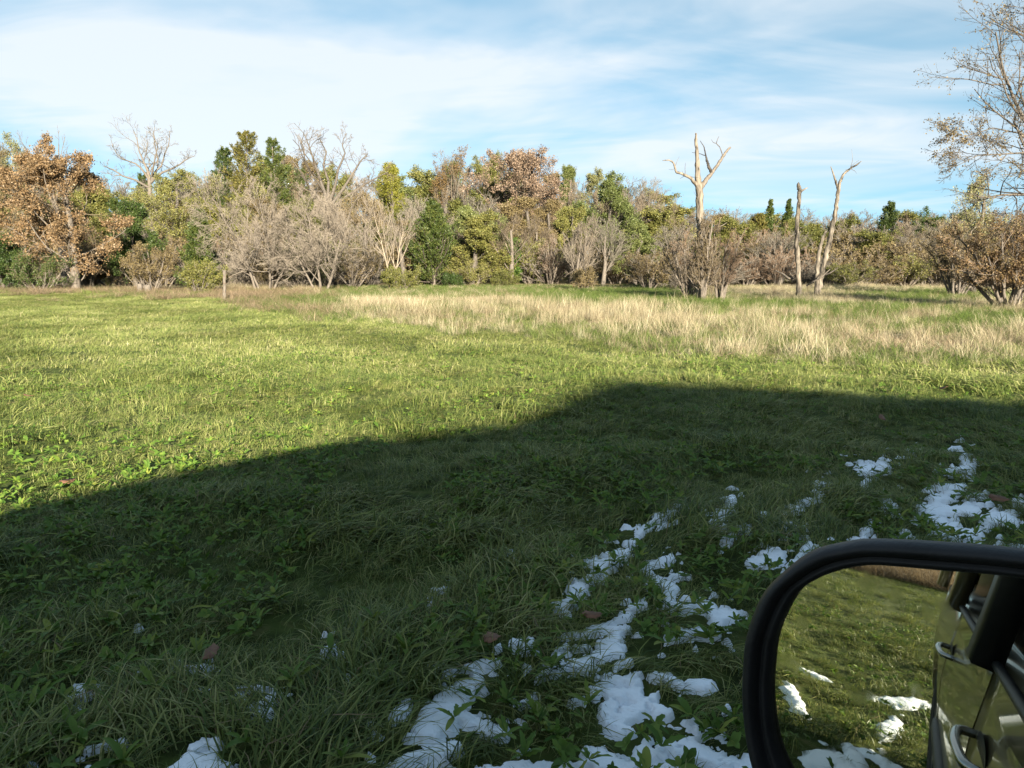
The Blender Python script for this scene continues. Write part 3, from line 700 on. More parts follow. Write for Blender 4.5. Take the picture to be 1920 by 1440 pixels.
def leaves_on(P, per, size, jit, g, aspect=0.55, elong=False):
    B, n, _ = P.shape
    if not elong: per = max(1, int(round(per * 1.8))); size = size * 0.74
    N = B * per
    t = g.random((B, per)) * 0.85 + 0.15
    f = t * (n - 1); i = np.minimum(f.astype(int), n - 2); w = (f - i)[..., None]; b = np.arange(B)[:, None]
    c = (P[b, i] * (1 - w) + P[b, i + 1] * w).reshape(-1, 3) + g.normal(0, jit, (N, 3))
    if elong:
        ax = norm(np.repeat(norm(P[:, -1] - P[:, 0]), per, 0) + g.normal(0, 0.5, (N, 3)))
    else:
        ax = norm(g.normal(0, 1, (N, 3)) + np.array([0, 0, -0.35]))
    o = norm(np.cross(ax, norm(g.normal(0, 1, (N, 3)))))
    s = (size * g.uniform(0.6, 1.35, N))[:, None]
    V = np.stack([c - ax * s * 0.5, c + o * s * aspect * 0.5, c + ax * s * 0.5, c - o * s * aspect * 0.5], 1).reshape(-1, 3)
    Q = np.arange(N * 4).reshape(-1, 4)
    return V, Q, np.repeat(np.clip(g.normal(0.5, 0.22, B), 0, 1), per) * 0.55 + g.random(N) * 0.45
KIND = {
 # k: children per level; lf length factors; ang; leaves per twig, size, colour
 'oak':    dict(trunk=0.62, k=(11, 7, 6, 5), lf=(0.62, 0.55, 0.5, 0.5), ang=(0.95, 0.8, 0.75, 0.7), wander=0.16, up=0.05, t0=0.22, leaf=(4, 0.20), bark='bark_dark', twig='twig_dark'),
 'round':  dict(trunk=0.70, k=(14, 8, 6, 5), lf=(0.55, 0.6, 0.55, 0.55), ang=(0.85, 0.75, 0.7, 0.7), wander=0.13, up=0.09, t0=0.2, leaf=(4, 0.17), bark='bark_dark', twig='twig_dark'),
 'bare':   dict(trunk=0.62, k=(9, 7, 7, 7), lf=(0.75, 0.6, 0.55, 0.5), ang=(0.6, 0.55, 0.55, 0.5), wander=0.09, up=0.08, t0=0.25, leaf=None, bark='bark', twig='twig_grey'),
 'gnarly': dict(trunk=0.40, k=(9, 6, 6, 6), lf=(1.35, 0.55, 0.5, 0.5), ang=(0.95, 0.8, 0.75, 0.7), wander=0.27, up=0.06, t0=0.45, leaf=None, bark='bark_dark', twig='twig_dark'),
 'thicket': dict(trunk=0.9, k=(7, 6, 5), lf=(0.5, 0.5, 0.5), ang=(0.5, 0.6, 0.6), wander=0.12, up=0.04, t0=0.15, leaf=None, bark='bark', twig='twig_brown', stems=12),
}
def build_tree(name, kind, H, Rw, seed, leafcol=None, leaf=None, twig=None, bark=None, stems=1, trunk_r=None, low=None, mains=None, k=None, up=None, rmin=0.007, taper=None, ang=None):
    """returns an Empty with trunk and crown; base at the origin, height H, crown radius Rw"""
    g = np.random.default_rng(seed)
    K = KIND[kind]; kk = k or K['k']; wander = K['wander']; up_ = K['up'] if up is None else up; an = ang or K['ang']
    stems = K.get('stems', stems) if stems == 1 else stems
    t0 = K['t0'] if low is None else low
    r0 = trunk_r or H * 0.028
    if mains is not None:
        P0 = np.array([m[0] for m in mains]); R0 = np.array([m[1] for m in mains])
    elif stems == 1:
        P0 = growp(np.array([[0, 0, -0.25]]), np.array([[g.normal(0, 0.08), g.normal(0, 0.08), 1.0]]), np.array([H * K['trunk'] + 0.25]), 8, 0.06 if kind != 'gnarly' else 0.12, 0.1, g)
        R0 = r0 * np.linspace(1.15, 0.35, 9)[None]
    else:
        a = np.arange(stems) * 2 * math.pi / stems + g.normal(0, 0.3, stems)
        ln = g.uniform(0.12, 0.75, stems) * min(1.4, Rw / H * 1.6)
        S = np.stack([np.cos(a) * 0.12 * Rw * g.random(stems), np.sin(a) * 0.12 * Rw * g.random(stems), np.full(stems, -0.2)], -1)
        D = np.stack([np.cos(a) * ln, np.sin(a) * ln, np.ones(stems)], -1)
        P0 = growp(S, D, H * K['trunk'] * g.uniform(0.7, 1.0, stems), 7, 0.07, 0.03, g)
        R0 = (r0 * g.uniform(0.5, 0.8, stems))[:, None] * np.linspace(1.1, 0.35, 8)[None]
    levels = [(P0, R0)]
    for li, c in enumerate(kk):
        P, Rd = levels[-1]
        nseg = (6, 4, 3, 2)[li]
        C, CR = spawn(P, Rd, c, t0 if li == 0 else 0.2, 1.0, an[li], 0.22, K['lf'][li], nseg, wander, up_ * (1 if li < 2 else 0.6), g, rmin=rmin * (2.2, 1.5, 1.0, 0.8)[li])
        levels.append((C, CR))
    allp = np.concatenate([p.reshape(-1, 3) for p, _ in levels[1:]])
    if mains is None:
        zt = np.percentile(allp[:, 2], 99.6); rt = np.percentile(np.hypot(allp[:, 0], allp[:, 1]), 97)
        S = np.array([Rw / rt, Rw / rt, (H * 0.98) / zt])
        levels = [(p * S, r) for p, r in levels]
        if taper:
            for p, _ in levels[1:]:
                f = np.interp(p[..., 2] / H, np.linspace(0, 1, len(taper)), taper)[..., None]
                p[..., :2] *= f
    root = empty(name)
    V, Q = tubes(*levels[0], 9); VV, QQ = [V], [Q]
    V, Q = tubes(*levels[1], 5); VV.append(V); QQ.append(Q + len(VV[0]))
    mk('trunk', np.vstack(VV), np.vstack(QQ), M[bark or K['bark']], root, smooth_=True)
    VV, QQ, MI, TT, off = [], [], [], [], 0
    def add(V, Q, mi, T):
        nonlocal off
        VV.append(V); QQ.append(Q + off); MI.append(np.full(len(Q), mi)); TT.append(T); off += len(V)
    for li, (P, Rd) in enumerate(levels[2:]):
        s_ = 4 if li == 0 else 3
        V, Q = tubes(P, Rd, s_)
        tt = np.repeat(np.clip(g.normal(0.5, 0.25, len(P)), 0, 1), len(Q) // len(P))
        add(V, Q, 0, tt)
    lf = leaf if leaf is not None else K['leaf']
    mats = [M[twig or K['twig']]]
    if leafcol and lf:
        mats.append(M['leaf_' + leafcol])
        P = levels[-1][0]
        if len(lf) > 2 and lf[2] < 1: P = P[fbm(P[:, 0, 0] / (Rw * .3) + 9, (P[:, 0, 2] + P[:, 0, 1]) / (Rw * .3), seed, 2) < lf[2]]
        V, Q, T = leaves_on(P, lf[0], lf[1], lf[1] * 0.7, g)
        add(V, Q, 1, T)
    mk('crown', np.vstack(VV), np.vstack(QQ), mats, root, mi=np.concatenate(MI), tint=np.concatenate(TT))
    return root
def build_cedar(name, H, Rw, seed, col='cedar', dens=1.0, bark='bark', base=0.02, pe=0.45):
    g = np.random.default_rng(seed)
    P0 = growp(np.array([[0, 0, -0.2]]), np.array([[0, 0, 1.0]]), np.array([H + 0.1]), 8, 0.025, 0.05, g)
    R0 = H * 0.018 * np.linspace(1.2, 0.12, 9)[None]
    n = int(135 * dens)
    prof = lambda t: np.clip((1.02 - t), 0.002, 1) ** pe * (0.8 + 0.4 * vnoise(t * 5, t * 0 + seed, 3))
    C1, R1 = spawn(P0, R0, n, base, 0.99, 1.05, 0.18, Rw * 1.05 / H, 4, 0.07, 0.12, g, shape=prof, rmin=0.008)
    C2, R2 = spawn(C1, R1, 9, 0.15, 1.0, 0.65, 0.2, 0.42, 2, 0.1, 0.12, g, rmin=0.006, lmin=0.12)
    C1b = C1
    root = empty(name)
    V, Q = tubes(P0, R0, 7)
    mk('trunk', V, Q, M[bark], root, smooth_=True)
    VV, QQ, MI, TT, off = [], [], [], [], 0
    V, Q = tubes(C1, R1, 3); VV.append(V); QQ.append(Q); MI.append(np.zeros(len(Q), int)); TT.append(np.full(len(Q), 0.4)); off = len(V)
    V, Q, T = leaves_on(C2, 18, 0.19, 0.08, g, 0.40, elong=True)
    VV.append(V); QQ.append(Q + off); MI.append(np.ones(len(Q), int)); TT.append(T)
    mk('crown', np.vstack(VV), np.vstack(QQ), [M['twig_dark'], M['leaf_' + col]], root, mi=np.concatenate(MI), tint=np.concatenate(TT))
    return root
def place(o, px, d, rz=0.0, sink=0.03):
    X = (px - 960) / FPX * d * 1.0
    o.location = (X, d, float(hz(X, d)) - sink); o.rotation_euler[2] = rz
    return X
def h_for(px, d, ytop):
    X = (px - 960) / FPX * d
    return px_at(960, ytop, d)[2] - float(hz(X, d))
def copy_tree(o, name=None):
    c = o.copy(); COL.objects.link(c)
    for ch in o.children:
        k = ch.copy(); COL.objects.link(k); k.parent = c
    return c
SD = [100]
def hero(name, cat, label, px, d, ytop, wpx, fn, group=None, **kw):
    SD[0] += 7
    H = h_for(px, d, ytop); Rw = wpx / 2 * d / FPX
    if fn == 'cedar': o = build_cedar(name, H, Rw, SD[0], **kw)
    else: o = build_tree(name, fn, H, Rw, SD[0], **kw)
    place(o, px, d)
    tag(o, label, cat, group)
    return o

# ---- wood edge, left
hero('oak_tree', 'tree', 'oak keeping all its coppery orange-brown leaves, in front of the wood', 150, 50, 262, 215, 'oak', leafcol='orange', leaf=(5, 0.19, .62), bark='bark', twig='twig_brown', low=0.04, k=(20, 8, 7, 5), taper=(1.0, 1.05, 1.08, 1.0, 0.8, 0.55))
hero('young_tree', 'tree', 'leafless thin-topped tree poking up behind the coppery oak', 135, 57, 226, 120, 'bare', twig='twig_brown', k=(8, 5, 5, 4))
hero('thorn_tree', 'tree', 'brown twiggy tree with a few olive leaves beside the coppery oak', 2, 56, 262, 150, 'round', leafcol='brown', leaf=(2, 0.14), twig='twig_brown', low=0.1)
hero('poplar_tree', 'tree', 'pale green thin-leaved tree behind the coppery oak', 68, 76, 248, 105, 'round', leafcol='pale', leaf=(2, 0.2), twig='twig_grey')
hero('evergreen_shrub', 'shrub', 'dark glossy green shrub tucked against the coppery oak', 262, 54, 375, 95, 'round', leafcol='dark', leaf=(5, 0.17), low=0.05)
hero('evergreen_shrub', 'shrub', 'dark green bush under the brown twiggy tree at the wood edge', 18, 51, 430, 120, 'round', leafcol='dark', leaf=(4, 0.16), low=0.05)
hero('olive_tree', 'tree', 'rounded olive-green tree beneath the wide twisting bare limbs', 325, 70, 314, 150, 'round', leafcol='olive', leaf=(4, 0.18), twig='twig_grey', low=0.1)
hero('olive_tree', 'tree', 'olive-green tree with grey twigs showing, next to the tall cedars', 398, 72, 325, 110, 'round', leafcol='olive', leaf=(2, 0.18), twig='twig_grey', low=0.08)
hero('cedar_tree', 'tree', 'narrow dark cedar standing behind the leaning fence post', 380, 57, 392, 74, 'cedar', col='cedar', dens=1.2, pe=0.6)
hero('cedar_tree', 'tree', 'tallest golden-green cedar with a ragged double top', 468, 82, 241, 112, 'cedar', col='cedar_gold', dens=1.2)
hero('cedar_tree', 'tree', 'dark green cedar shoulder beside the tallest cedar', 428, 84, 278, 84, 'cedar', col='cedar')
hero('cedar_tree', 'tree', 'grey-green pointed cedar between the tallest cedar and the gnarled oak', 533, 83, 258, 96, 'cedar', col='cedar', dens=1.1)
KIND['dome'] = dict(trunk=0.72, k=(11, 8, 8, 7), lf=(0.62, 0.55, 0.5, 0.5), ang=(0.62, 0.55, 0.55, 0.55), wander=0.09, up=0.09, t0=0.3, leaf=None, bark='bark', twig='twig_tan')
hero('multi_stem_tree', 'tree', 'leafless multi-stemmed tree with a low wide dome of pinkish tan twigs', 502, 51, 328, 235, 'dome', stems=5, trunk_r=0.12, low=0.15, up=0.03, ang=(1.0, 0.8, 0.7, 0.65))
hero('multi_stem_tree', 'tree', 'leafless pale-trunked tree clump beside the low wide tan dome', 608, 50.5, 324, 215, 'dome', stems=4, trunk_r=0.13, low=0.15, up=0.03, ang=(1.0, 0.8, 0.7, 0.65))
hero('slender_tree', 'tree', 'slender leafless tree with a pale forked stem beside the tan twig domes', 733, 54, 352, 115, 'bare', stems=2, bark='bark_tan', twig='twig_tan', k=(10, 6, 5, 4), trunk_r=0.11)
hero('dark_twig_tree', 'tree', 'dark brown leafless tree crowding behind the slender pale tree', 688, 70, 326, 165, 'gnarly', twig='twig_brown', k=(10, 6, 6, 5))
hero('yellow_tree', 'tree', 'small yellow-green treetop beside the big half-bare tree', 742, 92, 303, 62, 'round', leafcol='yellow', leaf=(5, 0.2))
hero('cedar_tree', 'tree', 'broad conical dark cedar in front of the half-bare tree', 815, 68, 376, 135, 'cedar', col='cedar', dens=1.5, pe=0.75)
hero('half_bare_tree', 'tree', 'tall half-bare tree with brown leaves clinging low in its crown', 823, 97, 266, 168, 'bare', leafcol='rust', leaf=(2, 0.22, .45), bark='bark_dark', twig='twig_brown')
hero('olive_tree', 'tree', 'olive-green treetop between the half-bare tree and the big russet oak', 903, 101, 284, 90, 'round', leafcol='olive', leaf=(5, 0.22))
hero('oak_tree', 'tree', 'big round oak covered in pinkish russet leaves', 975, 92, 277, 205, 'oak', leafcol='pink', leaf=(4, 0.26, .9), k=(17, 9, 7, 5), low=0.18)
hero('green_tree', 'tree', 'olive-green bushy tree below the big russet oak, beside the cone cedar', 908, 72, 384, 118, 'round', leafcol='green', leaf=(4, 0.19), low=0.05)
hero('green_bush', 'shrub', 'bright green leafy bush at the foot of the big russet oak', 985, 74, 445, 82, 'round', leafcol='bright', leaf=(6, 0.2), low=0.05)
hero('sapling', 'tree', 'thin leafless sapling standing alone in front of the green trees', 1088, 55, 398, 92, 'bare', twig='twig_brown', k=(12, 5, 4, 3), trunk_r=0.08, low=0.12, rmin=0.005)
hero('green_tree', 'tree', 'tall green tree with lumpy leaf masses right of the russet oak', 1133, 82, 336, 140, 'round', leafcol='green', leaf=(6, 0.24, .7), low=0.08)
hero('green_tree', 'tree', 'small upright green tree with a pale stem beside the tall green tree', 1180, 72, 414, 70, 'round', leafcol='green', leaf=(5, 0.18), low=0.3, bark='bark_tan')
hero('yellow_green_tree', 'tree', 'yellow-green tree between the russet oak and the tall green tree', 1068, 77, 384, 95, 'round', leafcol='olive', leaf=(4, 0.19), low=0.05)
hero('twiggy_tree', 'tree', 'brown leafless round-topped tree just behind the tall green tree', 1216, 90, 328, 120, 'bare', twig='twig_brown', bark='bark_dark', k=(11, 7, 7, 5), low=0.15)
hero('back_tree', 'tree', 'green treetop showing behind the big russet oak', 1064, 112, 309, 66, 'round', leafcol='green', leaf=(5, 0.24))
hero('back_tree', 'tree', 'pale olive treetop above the yellow-green tree', 1106, 114, 317, 84, 'round', leafcol='pale', leaf=(4, 0.24))
# ---- right side
hero('pale_tree', 'tree', 'small pale thin-leaved tree beside the leaning willow', 1815, 44, 318, 105, 'round', leafcol='pale', leaf=(1, 0.13), twig='twig_grey', low=0.2)
hero('gray_oak', 'tree', 'dark grey-green round oak on the skyline beyond the dead snags', 1714, 86, 386, 92, 'oak', leafcol='dark', leaf=(4, 0.2, .7))
hero('cedar_tree', 'tree', 'small dark cedar cluster on the skyline beside the forked snag', 1645, 92, 378, 90, 'cedar', col='cedar', pe=0.75)
hero('cedar_tree', 'tree', 'small dark cedar spire on the low skyline', 1432, 98, 373, 70, 'cedar', col='cedar', pe=1.0, group='cedar spires on the low skyline')
hero('cedar_tree', 'tree', 'small dark cedar spire on the low skyline', 1463, 97, 373, 70, 'cedar', col='cedar', pe=1.0, group='cedar spires on the low skyline')
hero('cedar_tree', 'tree', 'golden cedar half hidden among the brown trees of the low skyline', 1415, 88, 404, 60, 'cedar', col='cedar_gold')
hero('rust_bush', 'shrub', 'big tangled bush with rusty orange leaves under the leaning willow', 1890, 29, 392, 240, 'thicket', stems=16, leafcol='rust', leaf=(2, 0.085), twig='twig_red', k=(9, 7, 6), rmin=0.006)
hero('rust_bush', 'shrub', 'olive-brown tangled bush next to the rusty orange bush', 1788, 41, 408, 130, 'thicket', stems=14, leafcol='brown', leaf=(1, 0.10), twig='twig_brown', k=(9, 6, 6), rmin=0.006)
hero('vine_tangle', 'shrub', 'reddish tangle of vines and twigs around the tallest dead snag', 1348, 36.5, 425, 90, 'thicket', stems=10, twig='twig_red', k=(8, 6, 6), rmin=0.006)
hero('vine_tangle', 'shrub', 'fine brown twig cloud clinging to the tallest dead snag trunk', 1316, 34.4, 398, 62, 'thicket', stems=9, leafcol='brown', leaf=(1, 0.06), twig='twig_brown', k=(9, 7, 6), rmin=0.007, ang=(0.9, 0.9, 0.8))
hero('vine_tangle', 'shrub', 'grey-brown brushy thicket at the back of the tallest dead snag', 1288, 39, 440, 105, 'thicket', stems=12, twig='twig_brown', k=(8, 6, 5), rmin=0.006)
# ---- shrubs along the field edge
SHR = [('brown and olive rounded shrub behind the two stumps', 290, 47, 455, 135, 'brown', 'twig_brown', 2), ('yellow-olive leafy shrub beside the leaning fence post', 375, 45, 488, 84, 'olive', 'twig_grey', 3),
       ('dull olive shrub at the foot of the slender pale tree', 752, 53, 498, 74, 'olive', 'twig_grey', 3), ('low olive shrub in front of the cone cedar', 888, 66, 478, 92, 'olive', 'twig_brown', 3),
       ('low rounded olive shrub near the sapling and the small green tree', 1236, 62, 497, 66, 'olive', 'twig_grey', 3), ('tangled dark shrub filling the gap under the tan twig domes', 560, 58, 440, 130, 'dark', 'twig_brown', 2),
       ('tangled brown shrub under the dark leafless tree', 665, 59, 440, 130, 'brown', 'twig_brown', 1), ('small dark shrub on the green bank below the cone cedar', 850, 62, 512, 40, 'dark', 'twig_dark', 3),
       ('small wiry brown shrub at the base of the sapling', 1092, 54, 500, 58, 'brown', 'twig_brown', 1), ('grey brushy shrub beside the coppery oak foot', 85, 49, 470, 110, 'dark', 'twig_brown', 2),
       ('pale leafless brush beside the bright green bush', 1030, 72, 440, 70, 'pink', 'twig_tan', 1), ('small olive shrub by the green bank', 945, 64, 505, 60, 'olive', 'twig_brown', 2)]
for lab, px, d, yt, w, lc, tw, per in SHR:
    hero('shrub', 'shrub', lab, px, d, yt, w, 'thicket', stems=10, leafcol=lc, leaf=(per, 0.12), twig=tw, k=(7, 6, 6), rmin=0.006)

# ---- the wood behind: copies of a few kinds
WOOD = {
 'bare_grey': (build_tree('wood_tree', 'bare', 10, 3.2, 901, low=0.12, k=(12, 8, 7, 6), rmin=0.011), 'leafless grey tree in the wood behind the field'),
 'bare_brown': (build_tree('wood_tree', 'bare', 10, 3.4, 902, twig='twig_brown', low=0.1, k=(12, 8, 7, 6), rmin=0.011), 'leafless brown twiggy tree in the wood behind the field'),
 'bare_tan': (build_tree('wood_tree', 'dome', 10, 3.6, 903, stems=3, low=0.1, rmin=0.012), 'leafless pale tan brushy tree in the wood behind the field'),
 'olive': (build_tree('wood_tree', 'round', 10, 3.2, 904, leafcol='olive', leaf=(5, 0.22), low=0.08, k=(14, 8, 6, 5)), 'olive-leaved tree in the wood behind the field'),
 'dull': (build_tree('wood_tree', 'round', 10, 3.2, 905, leafcol='brown', leaf=(3, 0.20), twig='twig_brown', low=0.08, k=(14, 8, 6, 5)), 'dull brown-leaved tree in the wood behind the field'),
 'cedar': (build_cedar('wood_cedar', 10, 2.2, 906), 'plain dark cedar standing inside the wood'),
 'green': (build_tree('wood_tree', 'round', 10, 3.2, 907, leafcol='green', leaf=(5, 0.22), low=0.06, k=(14, 8, 6, 5)), 'green-leaved tree deep in the wood'),
}
BRUSH = {
 'red': (build_tree('brush_shrub', 'thicket', 4, 2.4, 911, stems=14, twig='twig_red', k=(7, 6, 6), rmin=0.011), 'reddish-brown leafless brush along the foot of the low wood'),
 'grey': (build_tree('brush_shrub', 'thicket', 4, 2.4, 912, stems=14, twig='twig_grey', k=(7, 6, 6), rmin=0.011), 'grey leafless brush along the foot of the low wood'),
 'brown': (build_tree('brush_shrub', 'thicket', 4, 2.4, 913, stems=14, leafcol='brown', leaf=(1, 0.16), twig='twig_brown', k=(7, 6, 6), rmin=0.011), 'brown brush with a few leaves along the foot of the wood'),
 'olive': (build_tree('brush_shrub', 'thicket', 4, 2.4, 914, stems=14, leafcol='olive', leaf=(2, 0.16), twig='twig_grey', k=(7, 6, 6), rmin=0.011), 'olive-leaved brush along the foot of the wood'),
}
USED = set()
def plant(table, key, px, d, ytop, wpx, H0, R0, group, g):
    src, lab = table[key]
    o = src if id(src) not in USED else copy_tree(src)
    USED.add(id(src))
    H = h_for(px, d, ytop); Rw = wpx / 2 * d / FPX
    place(o, px, d, g.uniform(0, 6.28))
    o.scale = (Rw / R0, Rw / R0 * g.uniform(0.9, 1.1), H / H0)
    tag(o, lab, 'tree' if table is WOOD else 'shrub', group)
g = np.random.default_rng(77)
SKY = np.array([(-200, 285), (0, 285), (60, 300), (200, 328), (250, 322), (400, 325), (440, 295), (560, 285), (680, 315), (750, 335), (800, 315), (900, 305), (1040, 325), (1130, 325), (1200, 345), (1260, 375), (1290, 380), (1400, 386), (1550, 390), (1700, 394), (1800, 398), (2100, 400)], float)
keys = list(WOOD)
for row, (d, off, step, pr) in enumerate(((118, 4, 44, (3, 3, 1, 4, 2, 0.7, 3)), (100, 26, 42, (3, 3, 1.5, 4, 2, 0.8, 2)), (84, 52, 42, (3, 3, 2, 4, 2, 0.8, 1.5)), (71, 84, 62, (2, 3, 1.5, 4, 2, 0.8, 1.5)))):
    px = -150 + row * 17
    while px < 2060:
        p_ = np.array(pr, float) * (np.array([1.8, 1.5, 1.3, 1.2, 0.45, 0.4, 0.0]) if px > 1230 else 1.0)
        key = keys[g.choice(len(keys), p=p_ / p_.sum())]
        yt = np.interp(px, SKY[:, 0], SKY[:, 1]) + off * (0.45 if px > 1230 else 1.0) + g.normal(0, 7)
        dd = d + g.uniform(-6, 6)
        plant(WOOD, key, px, dd, yt, g.uniform(95, 150) * (0.6 if key == 'cedar' else 1), 10, {'bare_grey': 3.2, 'bare_brown': 3.4, 'bare_tan': 3.6, 'cedar': 2.2}.get(key, 3.2), 'trees of the wood behind the field', g)
        px += step * g.uniform(0.75, 1.25)
bk = list(BRUSH)
for d, yt0, step in ((76, 430, 44), (68, 455, 44), (60, 482, 46)):
    px = 1215
    while px < 2000:
        key = bk[g.choice(4, p=(0.2, 0.26, 0.28, 0.26))]
        plant(BRUSH, key, px, d + g.uniform(-4, 4), yt0 + g.normal(0, 12), g.uniform(70, 120), 4, 2.4, 'brush at the foot of the wood', g)
        px += step * g.uniform(0.7, 1.3)
for px in list(np.arange(-60, 1210, 48)) + list(np.arange(-40, 700, 52)):
    key = bk[g.choice(4, p=(0.12, 0.28, 0.3, 0.3))]
    plant(BRUSH, key, px + g.uniform(-15, 15), (76 if px > 700 else 64) + g.uniform(-6, 6), 446 + g.normal(0, 16), g.uniform(80, 120), 4, 2.4, 'brush at the foot of the wood', g)

# ---- dead snags, traced limb by limb
def snag(name, label, d, limbs, base_px, seed, fat=0.64):
    """limbs: (part, material, [(px, py, radius_px, depth offset m)...])"""
    g = np.random.default_rng(seed)
    bx, by = base_px
    b = px_at(bx, by, d); gz = float(hz(b[0], d))
    root = empty(name, (b[0], d, gz - 0.05))
    for part, mat, pts, sides in limbs:
        P = np.array([px_at(x, y, d + dz) for x, y, r, dz in pts]); Rd = np.array([r * fat * d / FPX for _, _, r, _ in pts])
        n = max(6, len(pts) * 5)
        t = np.linspace(0, len(pts) - 1, n)
        Pi = np.stack([np.interp(t, np.arange(len(pts)), P[:, k]) for k in range(3)], -1); Ri = np.interp(t, np.arange(len(pts)), Rd)
        Pi[1:-1] = 0.25 * Pi[:-2] + 0.5 * Pi[1:-1] + 0.25 * Pi[2:]
        Pi[1:] += g.normal(0, 0.10, (n - 1, 3)) * Ri[1:, None] * 1.2
        Ri = Ri * (1 + g.normal(0, 0.06, n))
        V, Q = tubes(Pi[None], Ri[None], sides)
        V = V + g.normal(0, 0.05, V.shape) * np.repeat(Ri, sides)[:, None]
        # broken, splintered end
        top = V[-sides:]; c = top.mean(0); ax = norm(Pi[-1] - Pi[-2])
        V[-sides:] = top + ax * (g.random(sides) * 2.4 * Ri[-1])[:, None]
        V = np.vstack([V, c[None] + ax * Ri[-1] * 0.2]); k = len(V) - 1; s0 = k - sides
        cap = np.array([(s0 + i, s0 + (i + 1) % sides, k, k) for i in range(sides)])
        V = V - np.array([b[0], d, gz - 0.05])
        mk(part, V, np.vstack([Q, cap]), M[mat], root, smooth_=np.concatenate([np.ones(len(Q), bool), np.zeros(sides, bool)]))
    tag(root, label, 'tree', 'dead snags in the marsh grass')
    return root
def twiglets(pts, n, seed, sx=14, sy=14):
    g = np.random.default_rng(seed); out = []
    for i in range(n):
        x, y = pts[g.integers(len(pts))]
        dx, dy = g.normal(0, sx), g.normal(-4, sy)
        out.append(('twig', 'snag', [(x, y, 0.9, 0), (x + dx * 0.5 + g.normal(0, 2), y + dy * 0.5, 0.6, g.normal(0, .2)), (x + dx, y + dy + g.normal(0, 3), 0.3, g.normal(0, .4))], 4))
    return out
snag('dead_tree', 'tallest dead tree with a broken central spike and two crooked side limbs', 35, [
    ('trunk', 'snag', [(1311, 575, 15, 0), (1312, 556, 11, 0), (1314, 520, 10.5, 0), (1314, 470, 10, 0), (1313, 410, 10.5, 0), (1311, 352, 11, 0), (1308, 330, 7.5, 0), (1307, 295, 5.5, 0.1), (1305, 262, 4.2, 0.2), (1305, 252, 2.5, 0.2)], 11),
    ('limb', 'snag', [(1309, 352, 6, 0), (1297, 335, 4.6, -.2), (1282, 327, 3.6, -.3), (1268, 323, 3.2, -.4), (1265, 312, 2.6, -.4), (1262, 304, 2.3, -.4), (1254, 300, 2, -.5), (1243, 301, 0.8, -.5)], 7),
    ('limb', 'bark', [(1314, 352, 7.5, 0), (1324, 337, 6, .2), (1338, 320, 5, .4), (1350, 302, 4.4, .5), (1360, 287, 3.6, .6), (1367, 278, 2.8, .6)], 8),
    ('limb', 'snag_dark', [(1334, 324, 5, .35), (1329, 313, 4.2, .3), (1326, 303, 3.4, .3), (1323, 290, 2, .3), (1320, 275, 1.3, .3), (1313, 264, 0.8, .3)], 7),
    ('twig', 'snag_dark', [(1322, 292, 1.3, .3), (1312, 288, 0.9, .2), (1298, 286, 0.5, .1)], 4),
    ('twig', 'bark_dark', [(1356, 294, 1.6, .5), (1350, 276, 1.3, .5), (1343, 269, 1.1, .5), (1346, 260, 0.8, .5), (1348, 256, 0.5, .5)], 5),
    ('twig', 'bark_dark', [(1343, 269, 1, .5), (1337, 267, 0.8, .5), (1334, 262, 0.5, .4)], 4),
    ('limb', 'bark', [(1318, 440, 4, 0), (1335, 430, 2.4, -.2), (1352, 424, 1.6, -.4), (1362, 418, 0.8, -.4)], 6),
    ('limb', 'bark', [(1306, 455, 3, 0), (1296, 462, 1.6, -.2), (1284, 470, 1, -.3)], 5)] + twiglets([(1313, 380), (1312, 420), (1316, 450), (1318, 500), (1308, 480), (1314, 530), (1265, 315), (1285, 330)], 26, 5), (1312, 563), 1)
snag('dead_tree', 'straight pale broken-off dead trunk with a short side stub at its top', 39, [
    ('trunk', 'snag', [(1497, 568, 8.5, 0), (1498, 545, 7.5, 0), (1497, 500, 7, 0), (1494, 465, 6.6, 0), (1494, 430, 6, 0), (1497, 395, 5.6, 0), (1499, 365, 5.4, 0), (1498, 352, 6, 0), (1497, 347, 4.5, 0)], 10),
    ('stub', 'snag', [(1500, 361, 4, 0), (1506, 356, 2.6, 0), (1514, 352, 1.2, 0)], 6),
    ('stub', 'bark', [(1492, 437, 3, 0), (1485, 442, 1.6, -.2), (1479, 447, 0.8, -.2)], 5),
    ('stub', 'bark', [(1499, 427, 2, 0), (1508, 427, 0.8, 0)], 5)], (1497, 558), 2)
snag('dead_tree', 'leaning pale dead trunk forking at the top, bent right branch', 41, [
    ('trunk', 'snag', [(1531, 556, 9, 0), (1537, 528, 8, 0), (1546, 492, 7.4, 0), (1556, 452, 7, 0), (1564, 412, 6.4, 0), (1569, 380, 5.6, 0), (1572, 355, 5, 0), (1575, 340, 4, 0), (1582, 326, 3.4, .1), (1594, 316, 2.6, .2), (1606, 309, 2, .2), (1614, 303, 1, .2)], 10),
    ('limb', 'snag', [(1572, 356, 4, 0), (1568, 343, 3, .1), (1564, 331, 2.4, .1), (1560, 318, 1.6, .1), (1558, 313, 1, .1)], 7),
    ('limb', 'bark', [(1558, 480, 2.4, 0), (1568, 487, 1.6, -.2), (1580, 482, 0.8, -.3)], 5),
    ('limb', 'bark', [(1548, 515, 3, 0), (1560, 510, 2, -.2), (1574, 500, 0.8, -.3)], 5)] + twiglets([(1560, 425), (1594, 316), (1555, 460), (1545, 505)], 7, 8), (1534, 545), 3)
